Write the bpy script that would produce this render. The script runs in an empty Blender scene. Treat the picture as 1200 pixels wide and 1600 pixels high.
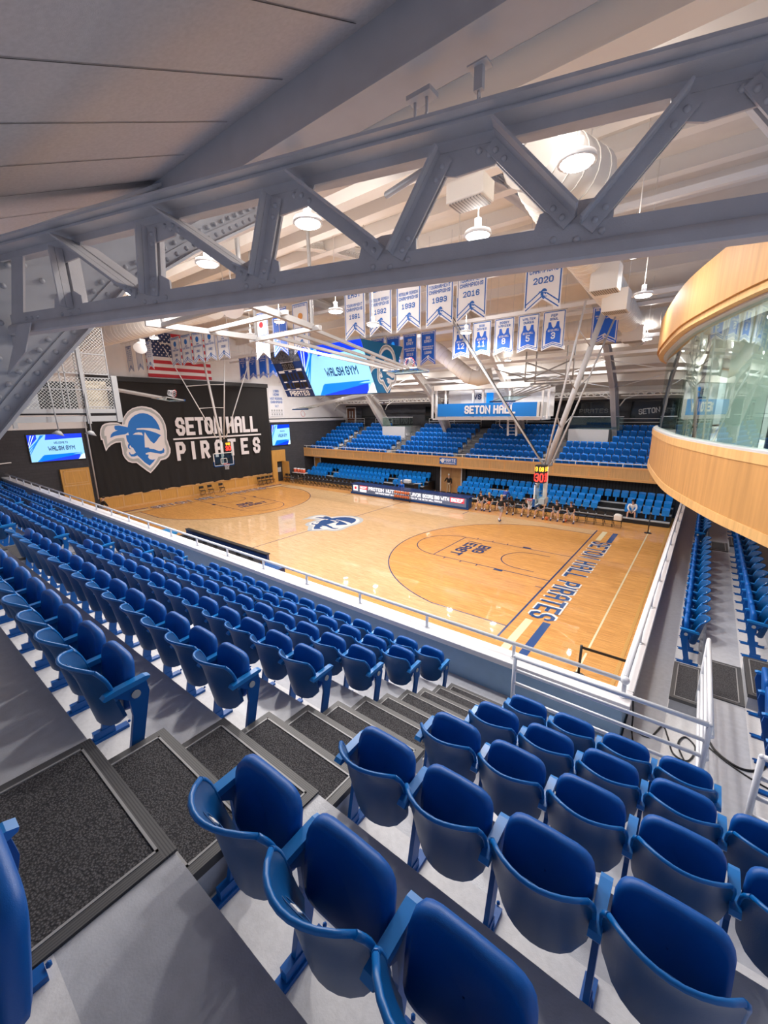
import bpy, math, random
from mathutils import Vector, Matrix
random.seed(7)
PI = math.pi
SC = bpy.context.scene
COL = SC.collection
V = Vector

# ------------------------------------------------------------------ camera
cam = bpy.data.cameras.new('camera')
co = bpy.data.objects.new('camera', cam)
COL.objects.link(co)
SC.camera = co
cam.sensor_fit = 'HORIZONTAL'
cam.sensor_width = 36.0
cam.lens = 643.1 / 1200 * 36.0
cam.clip_start = 0.02
cam.clip_end = 200
YAW, PIT, ROL = .6620, -.2389, -.0124
_f = V((-math.sin(YAW) * math.cos(PIT), math.cos(YAW) * math.cos(PIT), math.sin(PIT)))
_r = V((math.cos(YAW), math.sin(YAW), 0))
_u = _r.cross(_f)
_c, _s = math.cos(ROL), math.sin(ROL)
_r, _u = _c * _r + _s * _u, -_s * _r + _c * _u
CAM = V((4.5315, -11.5395, 7.1433))
co.matrix_world = Matrix.Translation(CAM) @ Matrix((_r, _u, -_f)).transposed().to_4x4()

# ------------------------------------------------------------------ world, exposure
w = bpy.data.worlds.new('world')
SC.world = w
w.use_nodes = True
w.node_tree.nodes['Background'].inputs[0].default_value = (.50, .67, 1, 1)
w.node_tree.nodes['Background'].inputs[1].default_value = .55
SC.view_settings.view_transform = 'Standard'
SC.view_settings.look = 'None'
SC.view_settings.exposure = 0.85
SC.view_settings.gamma = 1.0
SC.view_settings.use_curve_mapping = False
try:
    SC.cycles.use_denoising = True
    SC.cycles.max_bounces = 6
    SC.cycles.diffuse_bounces = 4
    SC.cycles.glossy_bounces = 3
    SC.cycles.transparent_max_bounces = 12
    SC.cycles.sample_clamp_indirect = 6
except Exception:
    pass
LAMP_W = 150.0        # watts of one hanging lamp
LAMPS = [(-1.78, -5.6, 10.5), (-5.13, -5.65, 10.5), (-8.9, -5.7, 10.5), (.39, -3.1, 10.5), (1.94, -5.55, 10.5), (2.5, -4.3, 10.6),
         (2.68, .1, 10.5), (2.38, 4.26, 10.5), (-12.9, -4.0, 11.2), (-6.61, 2.2, 10.5), (-6.14, -.4, 10.5), (-10.7, 10.6, 10.5),
         (1.45, 13.9, 10.5), (-1.57, 19.2, 10.5), (-4.57, 6.2, 10.5), (-12.1, 2.0, 11.3), (-17.5, 4.2, 11.6), (-22.6, 1.0, 11.6),
         (-27.0, 14.5, 11.0), (-20.9, 19.5, 10.7), (-16.4, 19.5, 10.7), (-12.1, 19.5, 10.7), (-7.9, 19.5, 10.7), (-25.0, 19.3, 10.7), (-22.0, 10.0, 11.6)]

# ------------------------------------------------------------------ materials
MATS = {}
def mat(name, col, rough=.5, metal=0, var=0, scale=8, bump=0, bscale=60, coat=0, emit=None, es=1, spec=.5):
    if name in MATS: return MATS[name]
    m = bpy.data.materials.new(name); m.use_nodes = True
    nt = m.node_tree; n = nt.nodes; L = nt.links
    b = n['Principled BSDF']
    b.inputs['Base Color'].default_value = (*col, 1)
    b.inputs['Roughness'].default_value = rough
    b.inputs['Metallic'].default_value = metal
    b.inputs['Specular IOR Level'].default_value = spec
    if coat:
        b.inputs['Coat Weight'].default_value = coat
        b.inputs['Coat Roughness'].default_value = .08
    if emit:
        b.inputs['Emission Color'].default_value = (*emit, 1)
        b.inputs['Emission Strength'].default_value = es
    tc = None
    if var or bump:
        tc = n.new('ShaderNodeTexCoord')
    if var:
        no = n.new('ShaderNodeTexNoise'); no.inputs['Scale'].default_value = scale; no.inputs['Detail'].default_value = 4
        L.new(tc.outputs['Object'], no.inputs['Vector'])
        cr = n.new('ShaderNodeValToRGB')
        cr.color_ramp.elements[0].position = .3; cr.color_ramp.elements[1].position = .7
        cr.color_ramp.elements[0].color = (*[c * (1 - var) for c in col], 1)
        cr.color_ramp.elements[1].color = (*[min(1, c * (1 + var)) for c in col], 1)
        L.new(no.outputs['Fac'], cr.inputs['Fac']); L.new(cr.outputs['Color'], b.inputs['Base Color'])
    if bump:
        n2 = n.new('ShaderNodeTexNoise'); n2.inputs['Scale'].default_value = bscale
        L.new(tc.outputs['Object'], n2.inputs['Vector'])
        bp = n.new('ShaderNodeBump'); bp.inputs['Strength'].default_value = bump; bp.inputs['Distance'].default_value = .01
        L.new(n2.outputs['Fac'], bp.inputs['Height']); L.new(bp.outputs['Normal'], b.inputs['Normal'])
    MATS[name] = m
    return m

def wood_floor(name, c1, c2, rough=.2, along='x', bw=1.5, bh=.057):
    m = mat(name, c1, rough)
    nt = m.node_tree; n = nt.nodes; L = nt.links; b = n['Principled BSDF']
    tc = n.new('ShaderNodeTexCoord'); mp = n.new('ShaderNodeMapping')
    if along == 'y': mp.inputs['Rotation'].default_value = (0, 0, PI / 2)
    L.new(tc.outputs['Object'], mp.inputs['Vector'])
    br = n.new('ShaderNodeTexBrick'); br.inputs['Scale'].default_value = 1
    br.inputs['Brick Width'].default_value = bw; br.inputs['Row Height'].default_value = bh
    br.inputs['Mortar Size'].default_value = .0015; br.inputs['Color1'].default_value = (*c1, 1); br.inputs['Color2'].default_value = (*c2, 1)
    br.inputs['Mortar'].default_value = (*[c * .6 for c in c2], 1)
    L.new(mp.outputs['Vector'], br.inputs['Vector'])
    no = n.new('ShaderNodeTexNoise'); m2 = n.new('ShaderNodeMapping'); m2.inputs['Scale'].default_value = (1.2, 25, 1) if along == 'x' else (25, 1.2, 1)
    L.new(tc.outputs['Object'], m2.inputs['Vector']); L.new(m2.outputs['Vector'], no.inputs['Vector']); no.inputs['Scale'].default_value = 1.6; no.inputs['Detail'].default_value = 5
    mx = n.new('ShaderNodeMixRGB'); mx.blend_type = 'MULTIPLY'; mx.inputs['Fac'].default_value = 1
    cr = n.new('ShaderNodeValToRGB'); cr.color_ramp.elements[0].position = .35; cr.color_ramp.elements[1].position = .65
    cr.color_ramp.elements[0].color = (.74, .68, .62, 1); cr.color_ramp.elements[1].color = (1.08, 1.08, 1.08, 1)
    L.new(no.outputs['Fac'], cr.inputs['Fac']); L.new(br.outputs['Color'], mx.inputs['Color1']); L.new(cr.outputs['Color'], mx.inputs['Color2'])
    L.new(mx.outputs['Color'], b.inputs['Base Color'])
    b.inputs['Coat Weight'].default_value = .5; b.inputs['Coat Roughness'].default_value = .025; b.inputs['Roughness'].default_value = .5; b.inputs['Specular IOR Level'].default_value = .25
    return m

def veneer(name, c, rough=.4, sc=(30, 30, 1.2)):
    m = mat(name, c, rough)
    nt = m.node_tree; n = nt.nodes; L = nt.links; b = n['Principled BSDF']
    tc = n.new('ShaderNodeTexCoord'); mp = n.new('ShaderNodeMapping'); mp.inputs['Scale'].default_value = sc
    L.new(tc.outputs['Object'], mp.inputs['Vector'])
    no = n.new('ShaderNodeTexNoise'); no.inputs['Scale'].default_value = 1; no.inputs['Detail'].default_value = 6
    L.new(mp.outputs['Vector'], no.inputs['Vector'])
    cr = n.new('ShaderNodeValToRGB'); cr.color_ramp.elements[0].position = .3; cr.color_ramp.elements[1].position = .72
    cr.color_ramp.elements[0].color = (*[x * .84 for x in c], 1); cr.color_ramp.elements[1].color = (*[x * 1.12 for x in c], 1)
    L.new(no.outputs['Fac'], cr.inputs['Fac']); L.new(cr.outputs['Color'], b.inputs['Base Color'])
    return m

def stripes_mat(name, c1, c2, period, axis='z', frac=.5, rough=.6):
    """hard procedural stripes along one object axis"""
    m = mat(name, c1, rough)
    nt = m.node_tree; n = nt.nodes; L = nt.links; b = n['Principled BSDF']
    tc = n.new('ShaderNodeTexCoord'); sp = n.new('ShaderNodeSeparateXYZ'); L.new(tc.outputs['Object'], sp.inputs[0])
    d = n.new('ShaderNodeMath'); d.operation = 'DIVIDE'; d.inputs[1].default_value = period
    L.new(sp.outputs[axis.upper()], d.inputs[0])
    fr = n.new('ShaderNodeMath'); fr.operation = 'FRACT'; L.new(d.outputs[0], fr.inputs[0])
    lt = n.new('ShaderNodeMath'); lt.operation = 'LESS_THAN'; lt.inputs[1].default_value = frac; L.new(fr.outputs[0], lt.inputs[0])
    mx = n.new('ShaderNodeMixRGB'); mx.inputs['Color1'].default_value = (*c1, 1); mx.inputs['Color2'].default_value = (*c2, 1)
    L.new(lt.outputs[0], mx.inputs['Fac']); L.new(mx.outputs[0], b.inputs['Base Color'])
    return m

def brick_mat(name, c, mortar, bw=.4, bh=.2, rough=.8):
    m = mat(name, c, rough)
    nt = m.node_tree; n = nt.nodes; L = nt.links; b = n['Principled BSDF']
    tc = n.new('ShaderNodeTexCoord'); sp = n.new('ShaderNodeSeparateXYZ'); L.new(tc.outputs['Object'], sp.inputs[0])
    ad = n.new('ShaderNodeMath'); ad.operation = 'ADD'; L.new(sp.outputs['X'], ad.inputs[0]); L.new(sp.outputs['Y'], ad.inputs[1])
    cb = n.new('ShaderNodeCombineXYZ'); L.new(ad.outputs[0], cb.inputs['X']); L.new(sp.outputs['Z'], cb.inputs['Y'])
    br = n.new('ShaderNodeTexBrick'); br.inputs['Scale'].default_value = 1; br.inputs['Brick Width'].default_value = bw; br.inputs['Row Height'].default_value = bh
    br.inputs['Mortar Size'].default_value = .008
    br.inputs['Color1'].default_value = (*c, 1); br.inputs['Color2'].default_value = (*[x * .85 for x in c], 1); br.inputs['Mortar'].default_value = (*mortar, 1)
    L.new(cb.outputs[0], br.inputs['Vector']); L.new(br.outputs['Color'], b.inputs['Base Color'])
    return m

def mesh_alpha(name, col, cell=.09, wire=.16, axes=('Y', 'Z')):
    """diagonal wire mesh: transparent between the wires"""
    m = mat(name, col, .5)
    nt = m.node_tree; n = nt.nodes; L = nt.links; b = n['Principled BSDF']
    tc = n.new('ShaderNodeTexCoord'); sp = n.new('ShaderNodeSeparateXYZ'); L.new(tc.outputs['Object'], sp.inputs[0])
    def M(op, a, bb=None, v=None):
        q = n.new('ShaderNodeMath'); q.operation = op; L.new(a, q.inputs[0])
        if bb is not None: L.new(bb, q.inputs[1])
        if v is not None: q.inputs[1].default_value = v
        return q.outputs[0]
    a, c = sp.outputs[axes[0]], sp.outputs[axes[1]]
    outs = []
    for op in ('ADD', 'SUBTRACT'):
        s = M(op, a, c); s = M('DIVIDE', s, v=cell); s = M('FRACT', s); outs.append(M('LESS_THAN', s, v=wire))
    mxx = M('MAXIMUM', outs[0], outs[1]); L.new(mxx, b.inputs['Alpha'])
    return m

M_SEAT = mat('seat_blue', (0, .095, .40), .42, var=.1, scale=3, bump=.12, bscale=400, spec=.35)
M_FARPAN = mat('far_pan_shaded_blue', (.002, .13, .50), .4)  # darker blue paints in the shade below the bright far seat tops
M_RIM = mat('seat_rim_lit_blue', (0, .125, .42), .35, spec=.4)  # lighter blue paints in the light caught along the seat rims
M_BLSEAT = mat('bleacher_blue', (.005, .26, .80), .4)
M_SEATD = mat('seat_shell_shaded_blue', (0, .065, .22), .4, bump=.12, bscale=300, spec=.35)  # darker blue paints in the shade on the unlit seat backs
M_SEATM = mat('seat_iron_blue', (0, .085, .34), .4, spec=.35)
M_ARM = mat('armrest_blue', (.01, .19, .55), .32)
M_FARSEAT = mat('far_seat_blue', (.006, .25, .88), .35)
M_WHITE = mat('white_paint', (.82, .82, .84), .35)
M_RAIL = mat('rail_white', (.78, .81, .87), .3)
M_ARMW = mat('basket_arm_white', (.42, .41, .41), .45)
M_CREAM = mat('cream_steel', (.80, .76, .72), .5)
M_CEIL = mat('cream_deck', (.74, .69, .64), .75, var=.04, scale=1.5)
M_TRUSS = mat('grey_truss_paint', (.58, .56, .58), .45, var=.06, scale=5, bump=.15, bscale=120)
M_CAGE = mat('cage_grey', (.34, .34, .35), .5)
M_RIB = mat('light_grey_steel', (.50, .50, .53), .5, var=.04, scale=4)
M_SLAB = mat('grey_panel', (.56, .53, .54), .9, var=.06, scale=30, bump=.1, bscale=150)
M_CONC = mat('grey_stand_paint', (.44, .455, .50), .32, var=.07, scale=14, bump=.1, bscale=120)
M_CONCL = mat('pale_concrete', (.62, .62, .64), .5, var=.06, scale=30, bump=.08, bscale=120)
M_LEDGE = mat('ledge_white', (.80, .80, .84), .35)
M_WALLG = mat('stand_wall_blue_spill', (.24, .38, .56), .38, var=.05, scale=6)  # blue light bounced off the seats is mixed into the wall colour
M_DARK = brick_mat('dark_grey_block', (.055, .055, .065), (.035, .035, .04))
M_DARKP = mat('dark_panel', (.02, .02, .025), .7)
M_BLACK = mat('black', (.012, .012, .014), .5)
M_BLKM = mat('black_metal', (.02, .02, .022), .35)
M_WALLW = mat('white_wall', (.78, .77, .78), .7, var=.02, scale=3)
M_RUB = stripes_mat('ribbed_trim', (.075, .075, .08), (.035, .035, .04), .012, 'y', .4, .5)
M_RUBX = stripes_mat('ribbed_trim_side', (.075, .075, .08), (.035, .035, .04), .012, 'x', .4, .5)
M_TRIM2 = mat('trim_light_edge', (.28, .28, .29), .4)
M_MAPLE = wood_floor('maple_court', (.80, .54, .295), (.69, .45, .225))
M_STAIN = wood_floor('stained_maple', (.82, .42, .125), (.69, .33, .088))
M_OAK = veneer('oak_panel', (.66, .39, .17), .35)
M_OAKD = veneer('oak_doors', (.62, .33, .085), .4)
M_VEN = veneer('curved_veneer', (.50, .265, .09), .6, (9, 9, .6))
M_VENT = veneer('curved_veneer_trim', (.66, .40, .16), .5, (9, 9, .6))
M_NAVY = mat('navy_paint', (.012, .04, .16), .25)
M_BLUEP = mat('blue_paint', (.006, .065, .24), .25)
M_CREAMP = mat('cream_paint', (.80, .70, .45), .25)
M_WHP = mat('white_court_paint', (.85, .82, .78), .25)
M_GREYP = mat('grey_print', (.42, .44, .46), .5)
M_FABK = mat('black_curtain', (.014, .013, .014), .85)
M_LOGOB = mat('logo_blue', (.01, .17, .60), .6)
M_LOGOW = mat('print_white', (.80, .77, .80), .7)
M_BANW = mat('banner_white', (.84, .84, .88), .7)
M_BANB = mat('banner_blue', (.01, .13, .72), .6)
M_BANT = mat('banner_trim_blue', (.012, .13, .50), .6)
M_DUCT = mat('duct_cream', (.80, .76, .71), .45)
M_RED = mat('red', (.62, .02, .03), .5)
M_ORANGE = mat('ball_orange', (.75, .20, .07), .6)
M_NAVYF = mat('flag_navy', (.02, .04, .14), .7)
M_REDF = mat('flag_red', (.55, .03, .05), .7)
M_SCR_D = mat('screen_blue', (.0, .02, .3), .3, emit=(.0, .03, .85), es=.85)
M_SCR_L = mat('screen_pale', (.2, .5, .8), .3, emit=(.30, .66, 1), es=.5)
M_SCR_W = mat('screen_white', (.6, .8, .9), .3, emit=(.75, .93, 1), es=.6)
M_SCR_M = mat('screen_mid', (.0, .2, .6), .3, emit=(.01, .22, .72), es=.5)
M_SKYB = mat('board_blue', (.0, .15, .38), .4)
M_BANNERB = mat('press_box_blue', (.01, .22, .72), .4)
M_LAMPG = mat('lamp_glow', (1, 1, 1), .5, emit=(1, .95, .88), es=14)
M_LEDR = mat('led_red', (.3, 0, 0), .4, emit=(1, .03, .02), es=2.5)
M_LEDO = mat('led_amber', (.3, .1, 0), .4, emit=(1, .45, .03), es=2.2)
M_LOUV = stripes_mat('grille', (.45, .42, .40), (.12, .11, .11), .06, 'x', .35)
M_CARD = mat('beige_board', (.45, .38, .28), .8, var=.1, scale=6)
M_MESH = mesh_alpha('chain_link', (.62, .62, .60), .075, .14)
M_NET = mesh_alpha('net_white', (.85, .8, .8), .09, .25)
M_TINT = mat('dark_glass', (.01, .012, .014), .08)
M_TAPE = mat('walnut_door', (.14, .05, .02), .5)

def carpet():
    m = mat('speckled_carpet', (.05, .05, .055), .95)
    nt = m.node_tree; n = nt.nodes; L = nt.links; b = n['Principled BSDF']
    tc = n.new('ShaderNodeTexCoord'); vo = n.new('ShaderNodeTexVoronoi'); vo.inputs['Scale'].default_value = 105
    L.new(tc.outputs['Object'], vo.inputs['Vector'])
    cr = n.new('ShaderNodeValToRGB'); e = cr.color_ramp.elements
    e[0].position = .05; e[0].color = (.12, .115, .125, 1); e[1].position = .62; e[1].color = (.018, .018, .022, 1)
    L.new(vo.outputs['Distance'], cr.inputs['Fac']); L.new(cr.outputs['Color'], b.inputs['Base Color'])
    bp = n.new('ShaderNodeBump'); bp.inputs['Strength'].default_value = .6; bp.inputs['Distance'].default_value = .006; bp.invert = True
    L.new(vo.outputs['Distance'], bp.inputs['Height']); L.new(bp.outputs['Normal'], b.inputs['Normal'])
    return m
M_CARPET = carpet()

def glass_mat(name, tint, refl=.12):
    m = bpy.data.materials.new(name); m.use_nodes = True
    nt = m.node_tree; n = nt.nodes; L = nt.links; n.clear()
    o = n.new('ShaderNodeOutputMaterial'); tr = n.new('ShaderNodeBsdfTransparent'); tr.inputs['Color'].default_value = (*tint, 1)
    g = n.new('ShaderNodeBsdfGlossy'); g.inputs['Roughness'].default_value = .01; g.inputs['Color'].default_value = (.80, .86, .84, 1)
    lw = n.new('ShaderNodeLayerWeight'); lw.inputs['Blend'].default_value = .5
    pw = n.new('ShaderNodeMath'); pw.operation = 'POWER'; pw.inputs[1].default_value = 4.0
    ad = n.new('ShaderNodeMath'); ad.operation = 'ADD'; ad.inputs[1].default_value = refl; ad.use_clamp = True
    mx = n.new('ShaderNodeMixShader'); L.new(lw.outputs['Facing'], pw.inputs[0]); L.new(pw.outputs[0], ad.inputs[0]); L.new(ad.outputs[0], mx.inputs['Fac'])
    L.new(tr.outputs[0], mx.inputs[1]); L.new(g.outputs[0], mx.inputs[2]); L.new(mx.outputs[0], o.inputs['Surface'])
    return m
M_GLASS = glass_mat('suite_glass', (.84, .93, .90), .12)
M_GLASSB = glass_mat('backboard_glass', (.80, .92, .95), .05)
M_GLASSR = glass_mat('rail_glass', (.80, .90, .88), .04)

# ------------------------------------------------------------------ mesh builder
class PB:
    def __init__(s): s.v = []; s.f = []; s.m = []; s.sm = []; s.mi = 0
    def add(s, vs, fs, smooth=False):
        o = len(s.v); s.v += [tuple(x) for x in vs]
        for f in fs: s.f.append([i + o for i in f]); s.m.append(s.mi); s.sm.append(smooth)
        return s
    def box(s, a, b, M=None):
        (x0, y0, z0), (x1, y1, z1) = a, b
        vs = [V(p) for p in ((x0, y0, z0), (x1, y0, z0), (x1, y1, z0), (x0, y1, z0), (x0, y0, z1), (x1, y0, z1), (x1, y1, z1), (x0, y1, z1))]
        if M is not None: vs = [M @ p for p in vs]
        return s.add(vs, [(3, 2, 1, 0), (4, 5, 6, 7), (0, 1, 5, 4), (1, 2, 6, 5), (2, 3, 7, 6), (3, 0, 4, 7)])
    def cbox(s, c, d, M=None):
        return s.box((c[0] - d[0] / 2, c[1] - d[1] / 2, c[2] - d[2] / 2), (c[0] + d[0] / 2, c[1] + d[1] / 2, c[2] + d[2] / 2), M)
    def frame(s, p, q, up=(0, 0, 1)):
        d = (V(q) - V(p)); L = d.length; d.normalize()
        up = V(up)
        if abs(d.dot(up)) > .98: up = V((0, 1, 0)) if abs(d.y) < .9 else V((1, 0, 0))
        x = d.cross(up).normalized(); y = x.cross(d).normalized()
        return d, x, y, L
    def beam(s, p, q, w, h, up=(0, 0, 1)):
        d, x, y, L = s.frame(p, q, up); p = V(p); q = V(q)
        vs = [o + x * a * w / 2 + y * b * h / 2 for o in (p, q) for a, b in ((-1, -1), (1, -1), (1, 1), (-1, 1))]
        return s.add(vs, [(0, 1, 2, 3), (7, 6, 5, 4), (0, 4, 5, 1), (1, 5, 6, 2), (2, 6, 7, 3), (3, 7, 4, 0)])
    def ibeam(s, p, q, w, h, t=.02, up=(0, 0, 1)):
        d, x, y, L = s.frame(p, q, up); p = V(p); q = V(q)
        s.beam(p, q, t, h, up); s.beam(p + y * h / 2, q + y * h / 2, w, t * 1.5, up); s.beam(p - y * h / 2, q - y * h / 2, w, t * 1.5, up)
        return s
    def tube(s, pts, r, n=8, caps=True):
        pts = [V(p) for p in pts]; N = len(pts); rings = []
        for i, p in enumerate(pts):
            d = (pts[min(i + 1, N - 1)] - pts[max(i - 1, 0)]).normalized()
            ref = V((0, 0, 1)) if abs(d.z) < .95 else V((0, 1, 0))
            x = d.cross(ref).normalized(); y = d.cross(x).normalized()
            rr = r[i] if isinstance(r, (list, tuple)) else r
            rings.append([p + (x * math.cos(2 * PI * k / n) + y * math.sin(2 * PI * k / n)) * rr for k in range(n)])
        o = len(s.v)
        s.add([p for R_ in rings for p in R_], [(i * n + k, i * n + (k + 1) % n, (i + 1) * n + (k + 1) % n, (i + 1) * n + k) for i in range(N - 1) for k in range(n)], True)
        if caps:
            s.f += [[o + k for k in range(n)][::-1], [o + (N - 1) * n + k for k in range(n)]]; s.m += [s.mi] * 2; s.sm += [False] * 2
        return s
    def prism(s, poly, O, U, W, D):
        """2D polygon (list of (a,b)) in frame O + a*U + b*W, extruded by vector D"""
        O, U, W, D = V(O), V(U), V(W), V(D); n = len(poly)
        a = [O + U * x + W * y for x, y in poly]
        if D.length < 1e-9: return s.add(a, [list(range(n))])
        vs = a + [p + D for p in a]
        return s.add(vs, [list(range(n))[::-1], [n + i for i in range(n)]] + [(i, (i + 1) % n, n + (i + 1) % n, n + i) for i in range(n)])
    def grid(s, P, smooth=True, close=False):
        R_, C_ = len(P), len(P[0])
        return s.add([p for r in P for p in r], [(i * C_ + j, i * C_ + (j + 1) % C_, (i + 1) * C_ + (j + 1) % C_, (i + 1) * C_ + j) for i in range(R_ - 1) for j in range(C_ if close else C_ - 1)], smooth)
    def sphere(s, c, r, n=10, m=6, sc=(1, 1, 1), half=False, axis=None):
        c = V(c); P = []
        Q = V((0, 0, 1)).rotation_difference(V(axis)).to_matrix() if axis is not None else Matrix.Identity(3)
        for i in range(m + 1):
            th = (PI / 2 if half else PI) * i / m
            P.append([c + Q @ V((sc[0] * r * math.sin(th) * math.cos(2 * PI * k / n), sc[1] * r * math.sin(th) * math.sin(2 * PI * k / n), sc[2] * r * math.cos(th))) for k in range(n)])
        return s.grid(P, True, True)
    def lathe(s, prof, c, n=16):
        return s.grid([[V(c) + V((r * math.cos(2 * PI * k / n), r * math.sin(2 * PI * k / n), z)) for k in range(n)] for r, z in prof], True, True)
    def xf(s, M):
        s.v = [tuple(M @ V(p)) for p in s.v]; return s
    def mesh(s, name, mats):
        me = bpy.data.meshes.new(name)
        me.from_pydata(s.v, [], s.f)
        for m in (mats if isinstance(mats, (list, tuple)) else [mats]): me.materials.append(m)
        me.polygons.foreach_set('material_index', s.m); me.polygons.foreach_set('use_smooth', s.sm)
        me.update(); return me
    def build(s, name, mats, parent=None, rel=None, bevel=0):
        """vertices are world coordinates unless rel; the mesh is moved into its parent's frame"""
        if parent is not None and not rel:
            o = V(parent.location)
            pp = parent.parent
            while pp is not None: o += V(pp.location); pp = pp.parent
            s.v = [(x - o.x, y - o.y, z - o.z) for x, y, z in s.v]
        ob = bpy.data.objects.new(name, s.mesh(name, mats)); COL.objects.link(ob)
        if parent is not None: ob.parent = parent
        if bevel:
            b = ob.modifiers.new('bevel', 'BEVEL'); b.width = bevel; b.segments = 2; b.limit_method = 'ANGLE'; b.angle_limit = .7
        return ob

def thing(name, label, cat, loc=(0, 0, 0), rz=0, group=None, kind=None):
    o = bpy.data.objects.new(name, None); COL.objects.link(o); o.empty_display_size = .1
    o.location = loc; o.rotation_euler = (0, 0, rz); return tag(o, label, cat, group, kind)
def tag(o, label=None, cat=None, group=None, kind=None):
    if label: o['label'] = label
    if cat: o['category'] = cat
    if group: o['group'] = group
    if kind: o['kind'] = kind
    return o
def struct(name, pb, m, **k):
    o = pb.build(name, m, **k); o['kind'] = 'structure'; return o
def single(name, pb, m, label, cat, group=None, kind=None, **k):
    """a thing that is one mesh: origin moved to the base of its box"""
    xs = [p[0] for p in pb.v]; ys = [p[1] for p in pb.v]; zs = [p[2] for p in pb.v]
    o = V(((min(xs) + max(xs)) / 2, (min(ys) + max(ys)) / 2, min(zs)))
    pb.v = [(x - o.x, y - o.y, z - o.z) for x, y, z in pb.v]
    ob = pb.build(name, m, **k); ob.location = o
    return tag(ob, label, cat, group, kind)
ORD = ['first', 'second', 'third', 'fourth', 'fifth', 'sixth', 'seventh', 'eighth', 'ninth', 'tenth', 'eleventh', 'twelfth', 'thirteenth', 'fourteenth', 'fifteenth', 'sixteenth',
       'seventeenth', 'eighteenth', 'nineteenth', 'twentieth'] + ['twenty-' + x for x in ('first', 'second', 'third', 'fourth', 'fifth', 'sixth', 'seventh', 'eighth', 'ninth')] + ['thirtieth'] + ['thirty-' + x for x in ('first', 'second', 'third', 'fourth', 'fifth')]

# ------------------------------------------------------------------ block lettering
G = {'A': ['0,0 0,5 1,6 3,6 4,5 4,0', '0,3 4,3'], 'B': ['0,0 3.2,0 4,.8 4,2.3 3.3,3 4,3.7 4,5.2 3.2,6 0,6 0,0', '0,3 3.3,3'], 'C': ['4,4.4 4,5 3,6 1,6 0,5 0,1 1,0 3,0 4,1 4,1.6'],
     'D': ['0,0 3,0 4,1 4,5 3,6 0,6 0,0'], 'E': ['4,6 0,6 0,0 4,0', '0,3 3.2,3'], 'F': ['4,6 0,6 0,0', '0,3 3.2,3'], 'G': ['4,4.6 4,5 3,6 1,6 0,5 0,1 1,0 3,0 4,1 4,2.8 2.2,2.8'],
     'H': ['0,0 0,6', '4,0 4,6', '0,3 4,3'], 'I': ['2,0 2,6'], 'J': ['4,6 4,1 3,0 1,0 0,1 0,2'], 'K': ['0,0 0,6', '4,6 .6,3 4,0'], 'L': ['0,6 0,0 4,0'],
     'M': ['0,0 0,6 2,3 4,6 4,0'], 'N': ['0,0 0,6 4,0 4,6'], 'O': ['1,0 3,0 4,1 4,5 3,6 1,6 0,5 0,1 1,0'], 'P': ['0,0 0,6 3,6 4,5 4,3.6 3,2.7 0,2.7'],
     'Q': ['1,0 3,0 4,1 4,5 3,6 1,6 0,5 0,1 1,0', '2.5,1.5 4,0'], 'R': ['0,0 0,6 3,6 4,5 4,3.6 3,2.8 0,2.8', '2,2.8 4,0'], 'S': ['4,4.6 4,5 3,6 1,6 0,5 0,3.8 1,3.1 3,2.9 4,2.2 4,1 3,0 1,0 0,1 0,1.4'],
     'T': ['0,6 4,6', '2,6 2,0'], 'U': ['0,6 0,1 1,0 3,0 4,1 4,6'], 'V': ['0,6 2,0 4,6'], 'W': ['0,6 .9,0 2,3.4 3.1,0 4,6'], 'X': ['0,0 4,6', '0,6 4,0'], 'Y': ['0,6 2,3 4,6', '2,3 2,0'],
     'Z': ['0,6 4,6 0,0 4,0'], '0': ['1,0 3,0 4,1 4,5 3,6 1,6 0,5 0,1 1,0'], '1': ['.8,5 2,6 2,0', '.6,0 3.4,0'], '2': ['0,4.8 0,5 1,6 3,6 4,5 4,3.6 0,0 4,0'], '3': ['0,5 1,6 3,6 4,5 4,3.7 3.2,3 4,2.3 4,1 3,0 1,0 0,1', '1.4,3 3.2,3'],
     '4': ['3,0 3,6 0,2 4,2'], '5': ['4,6 0,6 0,3.5 3,3.5 4,2.6 4,1 3,0 1,0 0,1'], '6': ['4,5 3,6 1,6 0,5 0,1 1,0 3,0 4,1 4,2.5 3,3.4 0,3.4'], '7': ['0,6 4,6 1.5,0'],
     '8': ['1,3 0,2.2 0,1 1,0 3,0 4,1 4,2.2 3,3 1,3 0,3.8 0,5 1,6 3,6 4,5 4,3.8 3,3'], '9': ['0,1 1,0 3,0 4,1 4,5 3,6 1,6 0,5 0,3.6 1,2.7 4,2.7'],
     '.': ['1.9,0 2.1,0'], "-": ['.6,3 3.4,3'], '|': ['2,0 2,6'], '/': ['.5,0 3.5,6'], ':': ['1.9,1.5 2.1,1.5', '1.9,4.2 2.1,4.2']}
G = {k: [[tuple(map(float, q.split(','))) for q in s.split()] for s in v] for k, v in G.items()}
WIDE = {'M': 1.3, 'W': 1.4, 'N': 1.08}
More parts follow.
